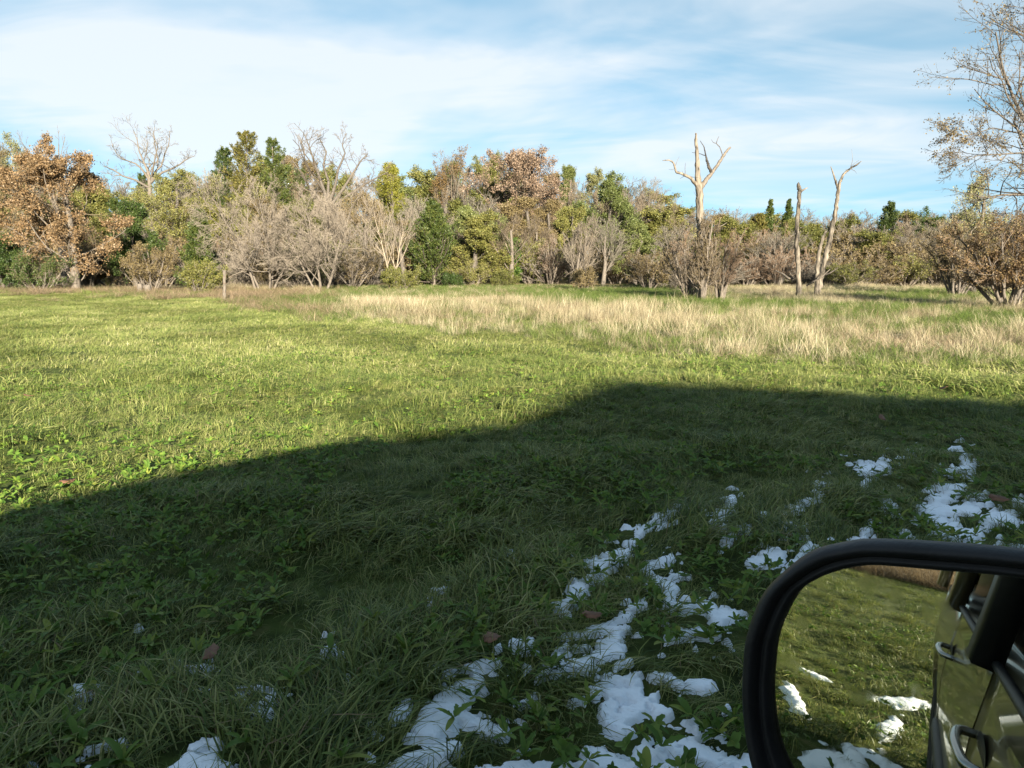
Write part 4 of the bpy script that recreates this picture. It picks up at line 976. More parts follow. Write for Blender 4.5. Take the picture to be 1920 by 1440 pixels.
snag('dead_tree', 'short snapped dead trunk leaning beside the forked one', 40.2, [
    ('trunk', 'snag', [(1530, 552, 6.2, 0), (1531, 530, 5.8, 0), (1533, 495, 5.4, 0), (1537, 465, 5.2, 0), (1543, 446, 4.4, 0), (1548, 435, 3, 0)], 9)] + twiglets([(1533, 495), (1532, 520)], 4, 9), (1530, 545), 4)
# fallen dead branches by the snags
for i, (pts, lab) in enumerate([([(1455, 508, 2.6, 0), (1470, 515, 3, -.3), (1478, 522, 3, -.5), (1490, 521, 1.2, -.6)], 'grey fallen branch lying beside the straight pale snag'),
                                ([(1512, 536, 2, 0), (1525, 528, 2.4, -.3), (1540, 520, 2, -.4), (1556, 505, 1, -.5)], 'bleached fallen branch at the foot of the forked snag')]):
    o = snag('fallen_branch', lab, 40, [('stem', 'bark', pts, 6)], pts[0][:2], 60 + i)
    o['category'] = 'branch'; del o['group']

# ---- leaning willow at the field edge, trunk rising outside the frame
def pxl(d, *pts, wfat=0.6):
    P = np.array([px_at(x, y, d + dz) for x, y, r, dz in pts]); R0 = np.array([r * wfat * d / FPX for _, _, r, _ in pts])
    t = np.linspace(0, len(pts) - 1, 9)
    return np.stack([np.interp(t, np.arange(len(pts)), P[:, k]) for k in range(3)], -1), np.interp(t, np.arange(len(pts)), R0)
WD = 25.0
wb = px_at(2035, 575, WD)
pxw = lambda *p: pxl(WD, *[(x + 22, y, r, dz) for x, y, r, dz in p], wfat=0.38)
mains = [pxw( (2040, 640, 24, 0), (2025, 520, 20, 0), (1990, 400, 15, 0), (1940, 300, 10, 0), (1895, 220, 7, -.3), (1862, 150, 5, -.5), (1845, 60, 3, -.6)),
         pxw( (2025, 520, 16, 0), (2040, 350, 12, .5), (2020, 180, 8, .8), (1970, 60, 6, .8), (1930, -40, 3, .8)),
         pxw( (2035, 560, 16, 0), (2090, 380, 12, 1), (2140, 200, 8, 1.5), (2150, 0, 3, 1.5)),
         pxw( (1978, 370, 6, 0), (1925, 285, 4.6, -.6), (1870, 288, 3.6, -1), (1810, 292, 2.2, -1.3), (1770, 312, 1, -1.4)),
         pxw( (1930, 290, 5, 0), (1890, 250, 3.4, -.5), (1840, 240, 2.6, -.9), (1790, 255, 1.6, -1.2), (1755, 270, 0.8, -1.3)),
         pxw( (2000, 420, 6, 0), (1945, 340, 4, .3), (1900, 380, 3, .2), (1870, 420, 2, .2), (1850, 460, 1, .2)),
         pxw( (1960, 60, 4, .8), (1925, 20, 3, .6), (1895, -10, 2.4, .4), (1870, -40, 1, .3))]
wz = float(hz(wb[0], WD))
mains = [(p - np.array([wb[0], WD, wz]), r) for p, r in mains]
KIND['willow'] = dict(trunk=1, k=(9, 6, 5), lf=(0.36, 0.5, 0.45), ang=(0.75, 0.7, 0.6), wander=0.12, up=0.04, t0=0.25, leaf=(1, .1), bark='bark_dark', twig='twig_dark')
wil = build_tree('willow_tree', 'willow', 13, 5, 311, leafcol='willow', leaf=(1, 0.09, .55), mains=mains, k=(16, 9, 6), twig='twig_dark', rmin=0.0035)
wil.location = (wb[0], WD, wz)
tag(wil, 'large leaning willow with sparse tan leaves against the sky', 'tree')

# ---- fence post and stumps
def post(name, label, cat, px, d, h, r, lean, mat, seed, parts=None):
    g = np.random.default_rng(seed)
    X = (px - 960) / FPX * d; z = float(hz(X, d))
    o = empty(name, (X, d, z - 0.03))
    n = 7; t = np.linspace(0, 1, n)
    P = np.stack([lean * t * h, 0 * t, t * (h + 0.03)], -1) + g.normal(0, 0.006, (n, 3))
    Rd = r * (1.08 - 0.16 * t) * (1 + g.normal(0, 0.04, n))
    sides = 12
    V, Q = tubes(P[None], Rd[None], sides)
    V = V.reshape(n, sides, 3); V += g.normal(0, 0.04 * r, (1, sides, 3)); V = V.reshape(-1, 3)
    V[-sides:, 2] += g.random(sides) * r * 0.5
    V = np.vstack([V, V[-sides:].mean(0)]); k = len(V) - 1; s0 = k - sides
    cap = np.array([(s0 + i, s0 + (i + 1) % sides, k, k) for i in range(sides)])
    mk('shaft' if name == 'fence_post' else 'stem', V, Q, M[mat], o, smooth_=True)
    mk('top' if name == 'fence_post' else 'cut_face', V, cap, M['snag'], o)
    if name == 'fence_post':
        for zz_ in (0.45, 0.85, 1.15):
            Pw = np.array([[lean * zz_ + (r + .004) * math.cos(a), (r + .004) * math.sin(a), zz_ + .01 * math.sin(3 * a)] for a in np.linspace(0, 6.28, 11)])
            Vw, Qw = tubes(Pw[None], np.full((1, 11), 0.006), 4)
            mk('wire_loop', Vw, Qw, M['rust_wire'], o)
    tag(o, label, cat)
M['rust_wire'] = noise_mat('rusty_wire', [(0.3, (0.08, 0.04, 0.02)), (0.7, (0.2, 0.11, 0.06))], 40, rough=0.7, metallic=0.3)
post('fence_post', 'leaning grey weathered wooden fence post at the field edge', 'post', 424, 33.5, 1.40, 0.075, 0.07, 'bark', 1)
post('tree_stump', 'taller grey cut stump in front of the brown shrub', 'stump', 268, 43.5, 0.52, 0.16, 0.02, 'bark', 2)
post('tree_stump', 'wider low grey stump beside the taller cut stump', 'stump', 283, 43.2, 0.46, 0.20, -0.02, 'bark', 3)

# ---- two old bare trees whose limbs show against the sky, traced limb by limb
KIND['crooked'] = dict(trunk=1, k=(9, 7, 6), lf=(0.34, 0.5, 0.5), ang=(0.8, 0.8, 0.7), wander=0.24, up=0.03, t0=0.3, leaf=None, bark='bark', twig='twig_grey')
def traced(name, label, d, bpx, limbs, seed, bark, twig, rmin=0.009):
    bx = (bpx - 960) / FPX * d; gz = float(hz(bx, d))
    ms = [pxl(d, *[(x, y, r * 0.95, dz) for x, y, r, dz in l]) for l in limbs]
    base = np.array([bx, d, gz])
    ms[0][0][0] = base + np.array([0, 0, -0.3])
    ms = [(p - base, r) for p, r in ms]
    o = build_tree(name, 'crooked', 15, 5, seed, mains=ms, bark=bark, twig=twig, rmin=rmin)
    o.location = (bx, d, gz)
    tag(o, label, 'tree')
traced('spreading_tree', 'old leafless tree with wide twisting pale limbs rising above the olive trees', 88, 280, [
    [(280, 520, 8, 0), (281, 400, 7, 0), (281, 345, 6, 0), (279, 325, 5, 0), (274, 312, 3, 0), (262, 290, 2.2, .3), (258, 265, 1.4, .5), (250, 243, .8, .6)],
    [(281, 340, 4.5, 0), (268, 318, 3, -.5), (252, 305, 2.2, -.8), (232, 300, 1.6, -1), (215, 285, 1.2, -1.2), (208, 262, .7, -1.3)],
    [(281, 345, 4.5, 0), (290, 322, 3, .5), (304, 310, 2.4, .8), (308, 290, 1.8, 1), (318, 268, 1.3, 1.2), (318, 245, .8, 1.3)],
    [(280, 345, 4.5, 0), (300, 325, 3.2, -.4), (318, 318, 2.8, -.5), (335, 310, 2.2, -.6), (350, 298, 1.4, -.8), (366, 292, .8, -1)],
    [(279, 352, 4, 0), (255, 338, 3, 1), (230, 330, 2.4, 1.4), (212, 318, 1.8, 1.6), (196, 312, 1, 1.8)],
    [(284, 330, 3, 0), (290, 300, 2, -1), (296, 275, 1.4, -1.4), (288, 255, 1, -1.6), (290, 236, .6, -1.6)]], 71, 'bark', 'twig_grey', 0.0075)
traced('gnarled_oak', 'leafless gnarled oak with crooked dark limbs above the twiggy domes', 86, 620, [
    [(620, 520, 9, 0), (618, 420, 8, 0), (612, 370, 6, 0), (598, 330, 4, 0), (588, 300, 3, .3), (580, 275, 2, .5), (572, 255, 1, .6)],
    [(614, 380, 6, 0), (616, 340, 4, .4), (606, 310, 3, .8), (612, 285, 2.2, 1), (600, 262, 1.2, 1)],
    [(616, 385, 6, 0), (630, 345, 4.4, -.4), (634, 315, 3.4, -.6), (648, 290, 2.4, -.8), (640, 268, 1.6, -1), (650, 250, .9, -1)],
    [(617, 390, 6, 0), (645, 352, 4.4, .5), (662, 325, 3.4, .7), (676, 302, 2.4, .9), (690, 288, 1.4, 1)],
    [(617, 395, 5, 0), (655, 365, 4, -1), (685, 345, 2.8, -1.2), (712, 330, 1.8, -1.4), (728, 322, 1, -1.4)],
    [(614, 390, 5, 0), (580, 350, 3.6, -.6), (562, 320, 2.6, -.8), (548, 300, 1.4, -1)]], 72, 'bark_dark', 'twig_brown', 0.0085)
#@@TREES_END
#@@CAR_BEGIN
# ------------------------------------------------------------------ the vehicle the photograph is taken from
M['paint'] = noise_mat('gold_beige_paint', [(0.35, (0.15, 0.128, 0.078)), (0.65, (0.18, 0.155, 0.095))], 3, rough=0.28, spec=0.5, metallic=0.55, coat=0.6)
M['black_plastic'] = noise_mat('black_plastic', [(0.3, (0.010, 0.010, 0.011)), (0.7, (0.018, 0.018, 0.020))], 30, rough=0.5, spec=0.35, bump=0.08, bscale=260)
M['rubber'] = noise_mat('tyre_rubber', [(0.3, (0.012, 0.012, 0.012)), (0.7, (0.03, 0.03, 0.03))], 20, rough=0.85, bump=0.3)
M['chrome'] = noise_mat('chrome', [(0.3, (0.30, 0.30, 0.31)), (0.7, (0.38, 0.38, 0.39))], 5, rough=0.2, metallic=1.0)
M['alloy'] = noise_mat('alloy', [(0.3, (0.38, 0.38, 0.39)), (0.7, (0.45, 0.45, 0.46))], 8, rough=0.35, metallic=0.9)
M['tint_glass'] = noise_mat('tinted_glass', [(0.3, (0.010, 0.012, 0.012)), (0.7, (0.014, 0.016, 0.016))], 2, rough=0.04, spec=0.6)
M['fabric'] = noise_mat('seat_fabric', [(0.3, (0.02, 0.02, 0.022)), (0.7, (0.045, 0.043, 0.042))], 60, rough=0.9, bump=0.3)
M['red_lens'] = noise_mat('red_lens', [(0.3, (0.25, 0.01, 0.01)), (0.7, (0.35, 0.02, 0.015))], 20, rough=0.15, spec=0.6)
M['clear_lens'] = noise_mat('lamp_lens', [(0.3, (0.5, 0.5, 0.5)), (0.7, (0.7, 0.7, 0.7))], 20, rough=0.1, spec=0.6)
M['mirror'] = noise_mat('mirror_silver', [(0.3, (0.72, 0.72, 0.62)), (0.7, (0.76, 0.76, 0.66))], 3, rough=0.015, metallic=1.0)
_nt = M['mirror'].node_tree                     # water marks and dust on the glass
_tc = _nt.nodes.new('ShaderNodeTexCoord'); _nz = _nt.nodes.new('ShaderNodeTexNoise'); _nz.inputs['Scale'].default_value = 38; _nz.inputs['Detail'].default_value = 3
_nt.links.new(_tc.outputs['Object'], _nz.inputs['Vector'])
_mr = _nt.nodes.new('ShaderNodeMapRange'); _mr.inputs['From Min'].default_value = 0.60; _mr.inputs['From Max'].default_value = 0.78; _mr.inputs['To Min'].default_value = 0.012; _mr.inputs['To Max'].default_value = 0.16
_nt.links.new(_nz.outputs['Fac'], _mr.inputs['Value'])
_pb = [q for q in _nt.nodes if q.type == 'BSDF_PRINCIPLED'][0]; _nt.links.new(_mr.outputs[0], _pb.inputs['Roughness'])
CAR_HEAD = 42.0
Fw = np.array([math.sin(R_(CAR_HEAD)), math.cos(R_(CAR_HEAD)), 0.0]); Nl = np.array([-Fw[1], Fw[0], 0.0])
CORG = -0.04 * Nl
car = empty('parked_car', tuple(CORG), math.pi / 2 - R_(CAR_HEAD))
tag(car, 'gold-beige car with black-rimmed side mirror, parked on the shaded snowy grass', 'car')
def loc(w):                                # world -> car
    w = np.asarray(w) - CORG
    return np.stack([w @ Fw, w @ Nl, w[..., 2]], -1)
WID = 1.88
BELT = lambda x: np.interp(x, [-3.35, -3.2, 0.55, 0.85, 1.9, 2.12], [1.04, 1.10, 1.08, 1.06, 0.93, 0.82])
def zbot(x):
    z = 0.30
    for xw in (1.25, -2.2):
        if abs(x - xw) < 0.43: z = max(z, 0.36 + math.sqrt(0.43 ** 2 - (x - xw) ** 2))
    return z
def inset(x):                               # plan taper at nose and tail
    return np.interp(x, [-3.35, -3.15, -2.8, 1.5, 1.95, 2.12], [0.16, 0.05, 0.0, 0.0, 0.07, 0.22])
def side(x, z, off=0.0):                    # y of the left skin
    return off - inset(x) - np.interp(z, [0.25, 0.45, 0.7, 0.86, 1.12], [0.07, 0.02, 0.0, 0.006, 0.055])
xs = np.concatenate([np.arange(-3.35, 2.13, 0.05)])
V, sec = [], 0
for x in xs:
    zb, zt = zbot(x), float(BELT(x))
    pts = [(side(x, z), z) for z in np.linspace(zb, zt, 8)]
    half = pts + [(-0.12 - inset(x), zt + 0.025), (-0.45, zt + 0.045), (-WID / 2, zt + 0.05)]
    ring = half + [(-WID - y, z) for y, z in half[-2::-1]]
    sec = len(ring)
    V += [(x, y, z) for y, z in ring]
V = np.array(V); n = len(xs)
Q = [(i * sec + j, (i + 1) * sec + j, (i + 1) * sec + (j + 1) % sec, i * sec + (j + 1) % sec) for i in range(n - 1) for j in range(sec)]
V = np.vstack([V, [V[:sec].mean(0)], [V[(n - 1) * sec:n * sec].mean(0)]]); a, b = len(V) - 2, len(V) - 1
Q += [(a, j, (j + 1) % sec, (j + 1) % sec) for j in range(sec)] + [(b, (n - 1) * sec + (j + 1) % sec, (n - 1) * sec + j, (n - 1) * sec + j) for j in range(sec)]
mk('body', V, Q, M['paint'], car, smooth_=True)
def skin(name, x0, x1, z0, z1f, off, mat, parent, thick=0.0):
    X_ = np.linspace(x0, x1, 12); rows = []
    for t in np.linspace(0, 1, 9):
        rows.append([(x, side(x, z0 + (z1f(x) - z0) * t, off), z0 + (z1f(x) - z0) * t) for x in X_])
    V = np.array(rows).reshape(-1, 3); nx = len(X_)
    Q = [(j * nx + i, j * nx + i + 1, (j + 1) * nx + i + 1, (j + 1) * nx + i) for j in range(8) for i in range(nx - 1)]
    edge = [i for i in range(nx)] + [j * nx + nx - 1 for j in range(1, 9)] + [8 * nx + i for i in range(nx - 2, -1, -1)] + [j * nx for j in range(7, 0, -1)]
    k0 = len(V); W = V[edge].copy(); W[:, 1] -= 0.02
    V = np.vstack([V, W]); m_ = len(edge)
    Q += [(edge[i], edge[(i + 1) % m_], k0 + (i + 1) % m_, k0 + i) for i in range(m_)]
    return mk(name, V, Q, mat, parent, smooth_=True)
fd = skin('front_door', -0.52, 0.62, 0.36, lambda x: float(BELT(x)) - 0.005, 0.006, M['paint'], car)
rd = skin('rear_door', -1.60, -0.54, 0.36, lambda x: float(BELT(x)) - 0.005, 0.006, M['paint'], car)
def curve_tube(name, pts, r, mat, parent, sides=8, n=20, flat=1.0):
    pts = np.array(pts, float); t = np.linspace(0, len(pts) - 1, n)
    P = np.stack([np.interp(t, np.arange(len(pts)), pts[:, k]) for k in range(3)], -1)
    for _ in range(2): P[1:-1] = 0.25 * P[:-2] + 0.5 * P[1:-1] + 0.25 * P[2:]
    rr = np.full((1, n), r); rr[0, 0] = rr[0, -1] = r * 0.6
    V, Q = tubes(P[None], rr, sides)
    return mk(name, V, Q, mat, parent, smooth_=True)
for door, xh in ((fd, -0.36), (rd, -1.44)):
    curve_tube('handle', [(xh - 0.12, side(xh, 0.93, 0.0), 0.93), (xh - 0.11, side(xh, 0.93, 0.045), 0.935), (xh, side(xh, 0.93, 0.055), 0.94), (xh + 0.11, side(xh, 0.93, 0.045), 0.935), (xh + 0.12, side(xh, 0.93, 0.0), 0.93)], 0.011, M['chrome'], door)
    a = np.linspace(0, 2 * math.pi, 20, endpoint=False)
    V = np.array([(xh + 0.075 * math.cos(t), side(xh, 0.93, 0.0075), 0.935 + 0.035 * math.sin(t)) for t in a] + [(xh, side(xh, 0.93, 0.0072), 0.935)])
    mk('handle_cup', V, [(i, (i + 1) % 20, 20, 20) for i in range(20)], M['black_plastic'], door)
curve_tube('belt_trim', [(-3.0, side(-3.0, 1.09, 0.006), 1.095), (-1.5, side(-1.5, 1.09, 0.008), 1.095), (-0.5, side(-.5, 1.09, 0.008), 1.09), (0.6, side(.6, 1.08, 0.008), 1.085)], 0.012, M['black_plastic'], car, n=24)
curve_tube('side_moulding', [(-1.6, side(-1.6, 0.6, 0.012), 0.60), (-0.54, side(-.54, .6, 0.012), 0.60), (0.62, side(.62, .6, 0.012), 0.60)], 0.022, M['black_plastic'], car, n=24)
# roof and pillars
ZR = 1.83
ROOFX = (-3.15, -2.9, -2.2, -1.0, -0.2, 0.22, 0.36)
V, secr = [], 0
for x, zr, ins in zip(ROOFX, (1.74, 1.79, 1.82, 1.83, 1.82, 1.78, 1.74), (0.22, 0.19, 0.18, 0.18, 0.19, 0.20, 0.22)):
    half = [(-ins, zr - 0.10), (-ins - 0.005, zr - 0.06), (-ins - 0.04, zr - 0.02), (-ins - 0.14, zr), (-WID / 2, zr + 0.03)]
    ring = half + [(-WID - y, z) for y, z in half[-2::-1]] + [(-WID + ins + 0.08, zr - 0.085), (-ins - 0.08, zr - 0.085)]
    secr = len(ring); V += [(x, y, z) for y, z in ring]
n = len(ROOFX)
Q = [(i * secr + j, i * secr + (j + 1) % secr, (i + 1) * secr + (j + 1) % secr, (i + 1) * secr + j) for i in range(n - 1) for j in range(secr)]
V = np.array(V); V = np.vstack([V, [V[:secr].mean(0)], [V[(n - 1) * secr:].mean(0)]]); a, b = len(V) - 2, len(V) - 1
Q += [(a, j, (j + 1) % secr, (j + 1) % secr) for j in range(secr)] + [(b, (n - 1) * secr + j, (n - 1) * secr + (j + 1) % secr, (n - 1) * secr + (j + 1) % secr) for j in range(secr)]
mk('roof', V, Q, M['paint'], car, smooth_=True)
def quad_slab(name, p, th, mat, parent):
    p = np.array(p, float); nn = norm(np.cross(p[1] - p[0], p[3] - p[0]))
    V = np.vstack([p, p - nn * th])
    Q = [(0, 1, 2, 3), (7, 6, 5, 4), (0, 4, 5, 1), (1, 5, 6, 2), (2, 6, 7, 3), (3, 7, 4, 0)]
    return mk(name, V, Q, mat, parent)
for sgn in (1, -1):
    def sy(y): return y if sgn == 1 else -WID - y
    def pil(name, xb0, xb1, xt0, xt1, mat):
        pts = [(xb0, sy(-0.05), 1.07), (xb1, sy(-0.05), 1.07), (xt1, sy(-0.185), 1.745), (xt0, sy(-0.185), 1.745)]
        return quad_slab(name, pts if sgn == 1 else pts[::-1], 0.06, mat, car)
    pil('front_pillar', 0.78, 0.92, 0.22, 0.32, M['paint'])
    pil('door_pillar', -0.64, -0.50, -0.62, -0.50, M['black_plastic'])
    pil('rear_pillar', -1.82, -1.66, -1.74, -1.60, M['paint'])
    pil('tail_pillar', -3.28, -3.02, -3.08, -2.86, M['paint'])
    wins = [(-1.66, -0.64, -1.60, -0.62), (-3.02, -1.82, -2.86, -1.74)]
    if sgn == -1: wins.append((-0.50, 0.78, -0.50, 0.22))           # the left front window is wound down
    for xb0, xb1, xt0, xt1 in wins:
        pts = [(xb0, sy(-0.07), 1.07), (xb1, sy(-0.07), 1.07), (xt1, sy(-0.20), 1.745), (xt0, sy(-0.20), 1.745)]
        quad_slab('side_window', pts if sgn == 1 else pts[::-1], 0.006, M['tint_glass'], car)
quad_slab('windscreen', [(0.90, -0.10, 1.08), (0.90, -WID + 0.10, 1.08), (0.30, -WID + 0.23, 1.745), (0.30, -0.23, 1.745)], 0.006, M['tint_glass'], car)
quad_slab('rear_window', [(-3.24, -WID + 0.12, 1.08), (-3.24, -0.12, 1.08), (-3.06, -0.24, 1.745), (-3.06, -WID + 0.24, 1.745)], 0.006, M['tint_glass'], car)
def soft_box(name, x0, x1, y0, y1, z0, z1, mat, parent, r=0.05, lean=0.0):
    def prof(a0, a1, b0, b1, rr):
        out = []
        for cx, cy, s in ((a1 - rr, b1 - rr, 0), (a0 + rr, b1 - rr, 1), (a0 + rr, b0 + rr, 2), (a1 - rr, b0 + rr, 3)):
            for k in range(4):
                t = math.pi / 2 * (s + k / 3); out.append((cx + rr * math.cos(t), cy + rr * math.sin(t)))
        return out
    rings = []
    for z, ins in ((z0, r * .7), (z0 + r * .5, .1 * r), (z0 + r, 0), (z1 - r, 0), (z1 - r * .5, .15 * r), (z1, r * .8)):
        rings.append([(x + lean * (z - z0), y, z) for x, y in prof(x0 + ins, x1 - ins, y0 + ins, y1 - ins, r)])
    m_ = 16; V = np.array(rings).reshape(-1, 3); nr = len(rings)
    Q = [(i * m_ + j, i * m_ + (j + 1) % m_, (i + 1) * m_ + (j + 1) % m_, (i + 1) * m_ + j) for i in range(nr - 1) for j in range(m_)]
    V = np.vstack([V, [V[:m_].mean(0)], [V[-m_:].mean(0)]]); a, b = len(V) - 2, len(V) - 1
    Q += [(a, (j + 1) % m_, j, j) for j in range(m_)] + [(b, (nr - 1) * m_ + j, (nr - 1) * m_ + (j + 1) % m_, (nr - 1) * m_ + (j + 1) % m_) for j in range(m_)]
    return mk(name, V, Q, mat, parent, smooth_=True)
for x0, y0, y1 in ((-0.62, -0.80, -0.28), (-0.62, -1.60, -1.08), (-1.75, -1.66, -0.24)):
    st = soft_box('seat_back', x0, x0 + 0.16, y0, y1, 1.0, 1.40, M['fabric'], car, 0.06, -0.2)
    ym = (y0 + y1) / 2
    soft_box('headrest', x0 - 0.08, x0 + 0.03, ym - 0.13, ym + 0.13, 1.40, 1.60, M['fabric'], st, 0.05)
for xw in (1.25, -2.2):
    for yc, sg in ((-0.13, 1), (-WID + 0.13, -1)):
        w = empty('wheel', (xw, yc, 0.36)); w.parent = car
        a = np.linspace(0, 2 * math.pi, 36, endpoint=False)
        pr = [(0.24, -0.10), (0.30, -0.115), (0.345, -0.11), (0.362, -0.08), (0.365, 0.0), (0.362, 0.08), (0.345, 0.11), (0.30, 0.115), (0.24, 0.10)]
        V = np.array([(r * math.cos(t), y, r * math.sin(t)) for r, y in pr for t in a]); m_ = 36
        Q = [(i * m_ + j, i * m_ + (j + 1) % m_, (i + 1) * m_ + (j + 1) % m_, (i + 1) * m_ + j) for i in range(len(pr) - 1) for j in range(m_)]
        mk('tyre', V, Q, M['rubber'], w, smooth_=True)
        pr = [(0.24, -0.09 * sg), (0.245, 0.10 * sg), (0.225, 0.09 * sg), (0.19, 0.06 * sg), (0.06, 0.085 * sg), (0.0, 0.09 * sg)]
        V = np.array([(max(r, 0.002) * (1 - 0.10 * (0.1 < r < 0.2) * (j % 6 < 3)) * math.cos(t), y - 0.03 * sg * (0.1 < r < 0.2) * (j % 6 < 3), max(r, 0.002) * math.sin(t)) for r, y in pr for j, t in enumerate(a)])
        Q = [(i * m_ + j, i * m_ + (j + 1) % m_, (i + 1) * m_ + (j + 1) % m_, (i + 1) * m_ + j) for i in range(len(pr) - 1) for j in range(m_)]
        mk('rim', V, Q, M['alloy'], w, smooth_=True)
for y0, y1 in ((-0.24, -0.12), (-WID + 0.12, -WID + 0.24)):
    soft_box('tail_lamp', -3.37, -3.25, y0, y1, 0.75, 1.04, M['red_lens'], car, 0.03)
for y0, y1 in ((-0.50, -0.16), (-WID + 0.16, -WID + 0.50)):
    soft_box('headlight', 1.98, 2.14, y0, y1, 0.60, 0.76, M['clear_lens'], car, 0.03)
soft_box('front_bumper', 1.95, 2.24, -WID + 0.10, -0.10, 0.32, 0.56, M['black_plastic'], car, 0.06)
soft_box('rear_bumper', -3.48, -3.25, -WID + 0.06, -0.06, 0.38, 0.62, M['black_plastic'], car, 0.06)

# side mirror: the part that the photograph shows
MD = 0.55; MS = MD / 0.60
_dc = px_dir(1660, 1240); _dc = _dc / np.linalg.norm(_dc)
MC = np.array([0, 0, CAMZ]) + _dc * MD
_rh, _rd = R_(-137), R_(13)
_r = np.array([math.sin(_rh) * math.cos(_rd), math.cos(_rh) * math.cos(_rd), -math.sin(_rd)])
MN = norm(_r - _dc)
MY = norm(np.array([0, 0, 1.0]) - MN * MN[2]); MX = np.cross(MY, MN)
OUT_ = [(-.0955, -.030), (-.095, -.009), (-.087, .024), (-.072, .048), (-.054, .067), (-.033, .078), (-.016, .084), (.023, .091), (.07, .097), (.11, .098), (.145, .090), (.163, .065), (.166, .0), (.158, -.07), (.140, -.115), (.10, -.140), (.03, -.150), (-.03, -.147), (-.06, -.135), (-.078, -.116), (-.088, -.090), (-.094, -.057)]
INN_ = [(-.0755, -.030), (-.074, -.002), (-.063, .031), (-.050, .046), (-.036, .056), (-.022, .063), (-.008, .067), (.025, .072), (.066, .078), (.105, .079), (.132, .071), (.146, .050), (.148, 0), (.141, -.063), (.124, -.100), (.090, -.121), (.03, -.131), (-.025, -.127), (-.046, -.117), (-.060, -.101), (-.069, -.080), (-.0745, -.052)]
def closed(pts, n=88):
    p = np.array(pts) * MS; m_ = len(p); out = []
    for k in range(n):
        t = k * m_ / n; i = int(t); f = t - i
        p0, p1, p2, p3 = p[(i - 1) % m_], p[i % m_], p[(i + 1) % m_], p[(i + 2) % m_]
        out.append(0.5 * (2 * p1 + (p2 - p0) * f + (2 * p0 - 5 * p1 + 4 * p2 - p3) * f * f + (3 * p1 - p0 - 3 * p2 + p3) * f ** 3))
    return np.array(out)
OO, II = closed(OUT_), closed(INN_)
def ring3(xy, h):
    return loc(MC + xy[:, :1] * MX + xy[:, 1:] * MY + np.asarray(h).reshape(-1, 1) * MN)
def loft(rings, cap_last=True, cap_first=False):
    m_ = len(rings[0]); V = np.vstack(rings); Q = []
    for i in range(len(rings) - 1):
        for j in range(m_):
            Q.append((i * m_ + j, i * m_ + (j + 1) % m_, (i + 1) * m_ + (j + 1) % m_, (i + 1) * m_ + j))
    if cap_last:
        V = np.vstack([V, rings[-1].mean(0)[None]]); k = len(V) - 1; s0 = (len(rings) - 1) * m_
        Q += [(s0 + j, s0 + (j + 1) % m_, k, k) for j in range(m_)]
    return V, Q
cen = OO.mean(0)
grow = lambda xy, s: cen + (xy - cen) * s
hs = [ring3(grow(OO, a) + np.array([0, b]), h) for a, b, h in ((0.99, 0, 0.0), (0.995, -0.001, -0.008), (0.985, -0.006, -0.022), (0.95, -0.014, -0.048), (0.87, -0.024, -0.076), (0.72, -0.032, -0.098), (0.46, -0.034, -0.112))]
V, Q = loft(hs)
mir = mk('side_mirror', V, Q, M['paint'], car, smooth_=True)
mixr = lambda t: OO * (1 - t) + II * t
rs = [ring3(grow(OO, 1.004), -0.002), ring3(grow(OO, 1.002), 0.006), ring3(mixr(.10), 0.011), ring3(mixr(.25), 0.0135), ring3(mixr(.42), 0.0125), ring3(mixr(.54), 0.0085), ring3(mixr(.60), 0.0045), ring3(mixr(.66), 0.0042), ring3(mixr(.72), 0.0062), ring3(mixr(.86), 0.0058), ring3(mixr(.97), 0.002), ring3(mixr(1.0), -0.003), ring3(mixr(1.02), -0.010)]
V, Q = loft(rs, False)
tag(mk('mirror_rim', V, Q, M['black_plastic'], mir, smooth_=True), 'thick rounded black plastic rim of the mirror')
gc = II.mean(0)
def gring(s):
    xy = gc + (II * 1.0 - gc) * s * 1.01
    return ring3(xy, -0.0025 - ((xy - gc) ** 2).sum(1) / (2 * MIRR))
MIRR = 2.2
V, Q = loft([gring(s) for s in (1, .9, .8, .7, .6, .5, .4, .3, .2, .1, .03)])
tag(mk('mirror_glass', V, Q, M['mirror'], mir, smooth_=True), 'mirror glass reflecting sunlit grass and the beige car flank')
mb = loc(MC + 0.10 * MS * MX - 0.06 * MN - 0.02 * MY)
curve_tube('mirror_arm', [mb, (mb[0] + 0.02, mb[1] - 0.06, mb[2] - 0.05), (0.60, -0.06, 1.10)], 0.035, M['black_plastic'], mir, n=14)

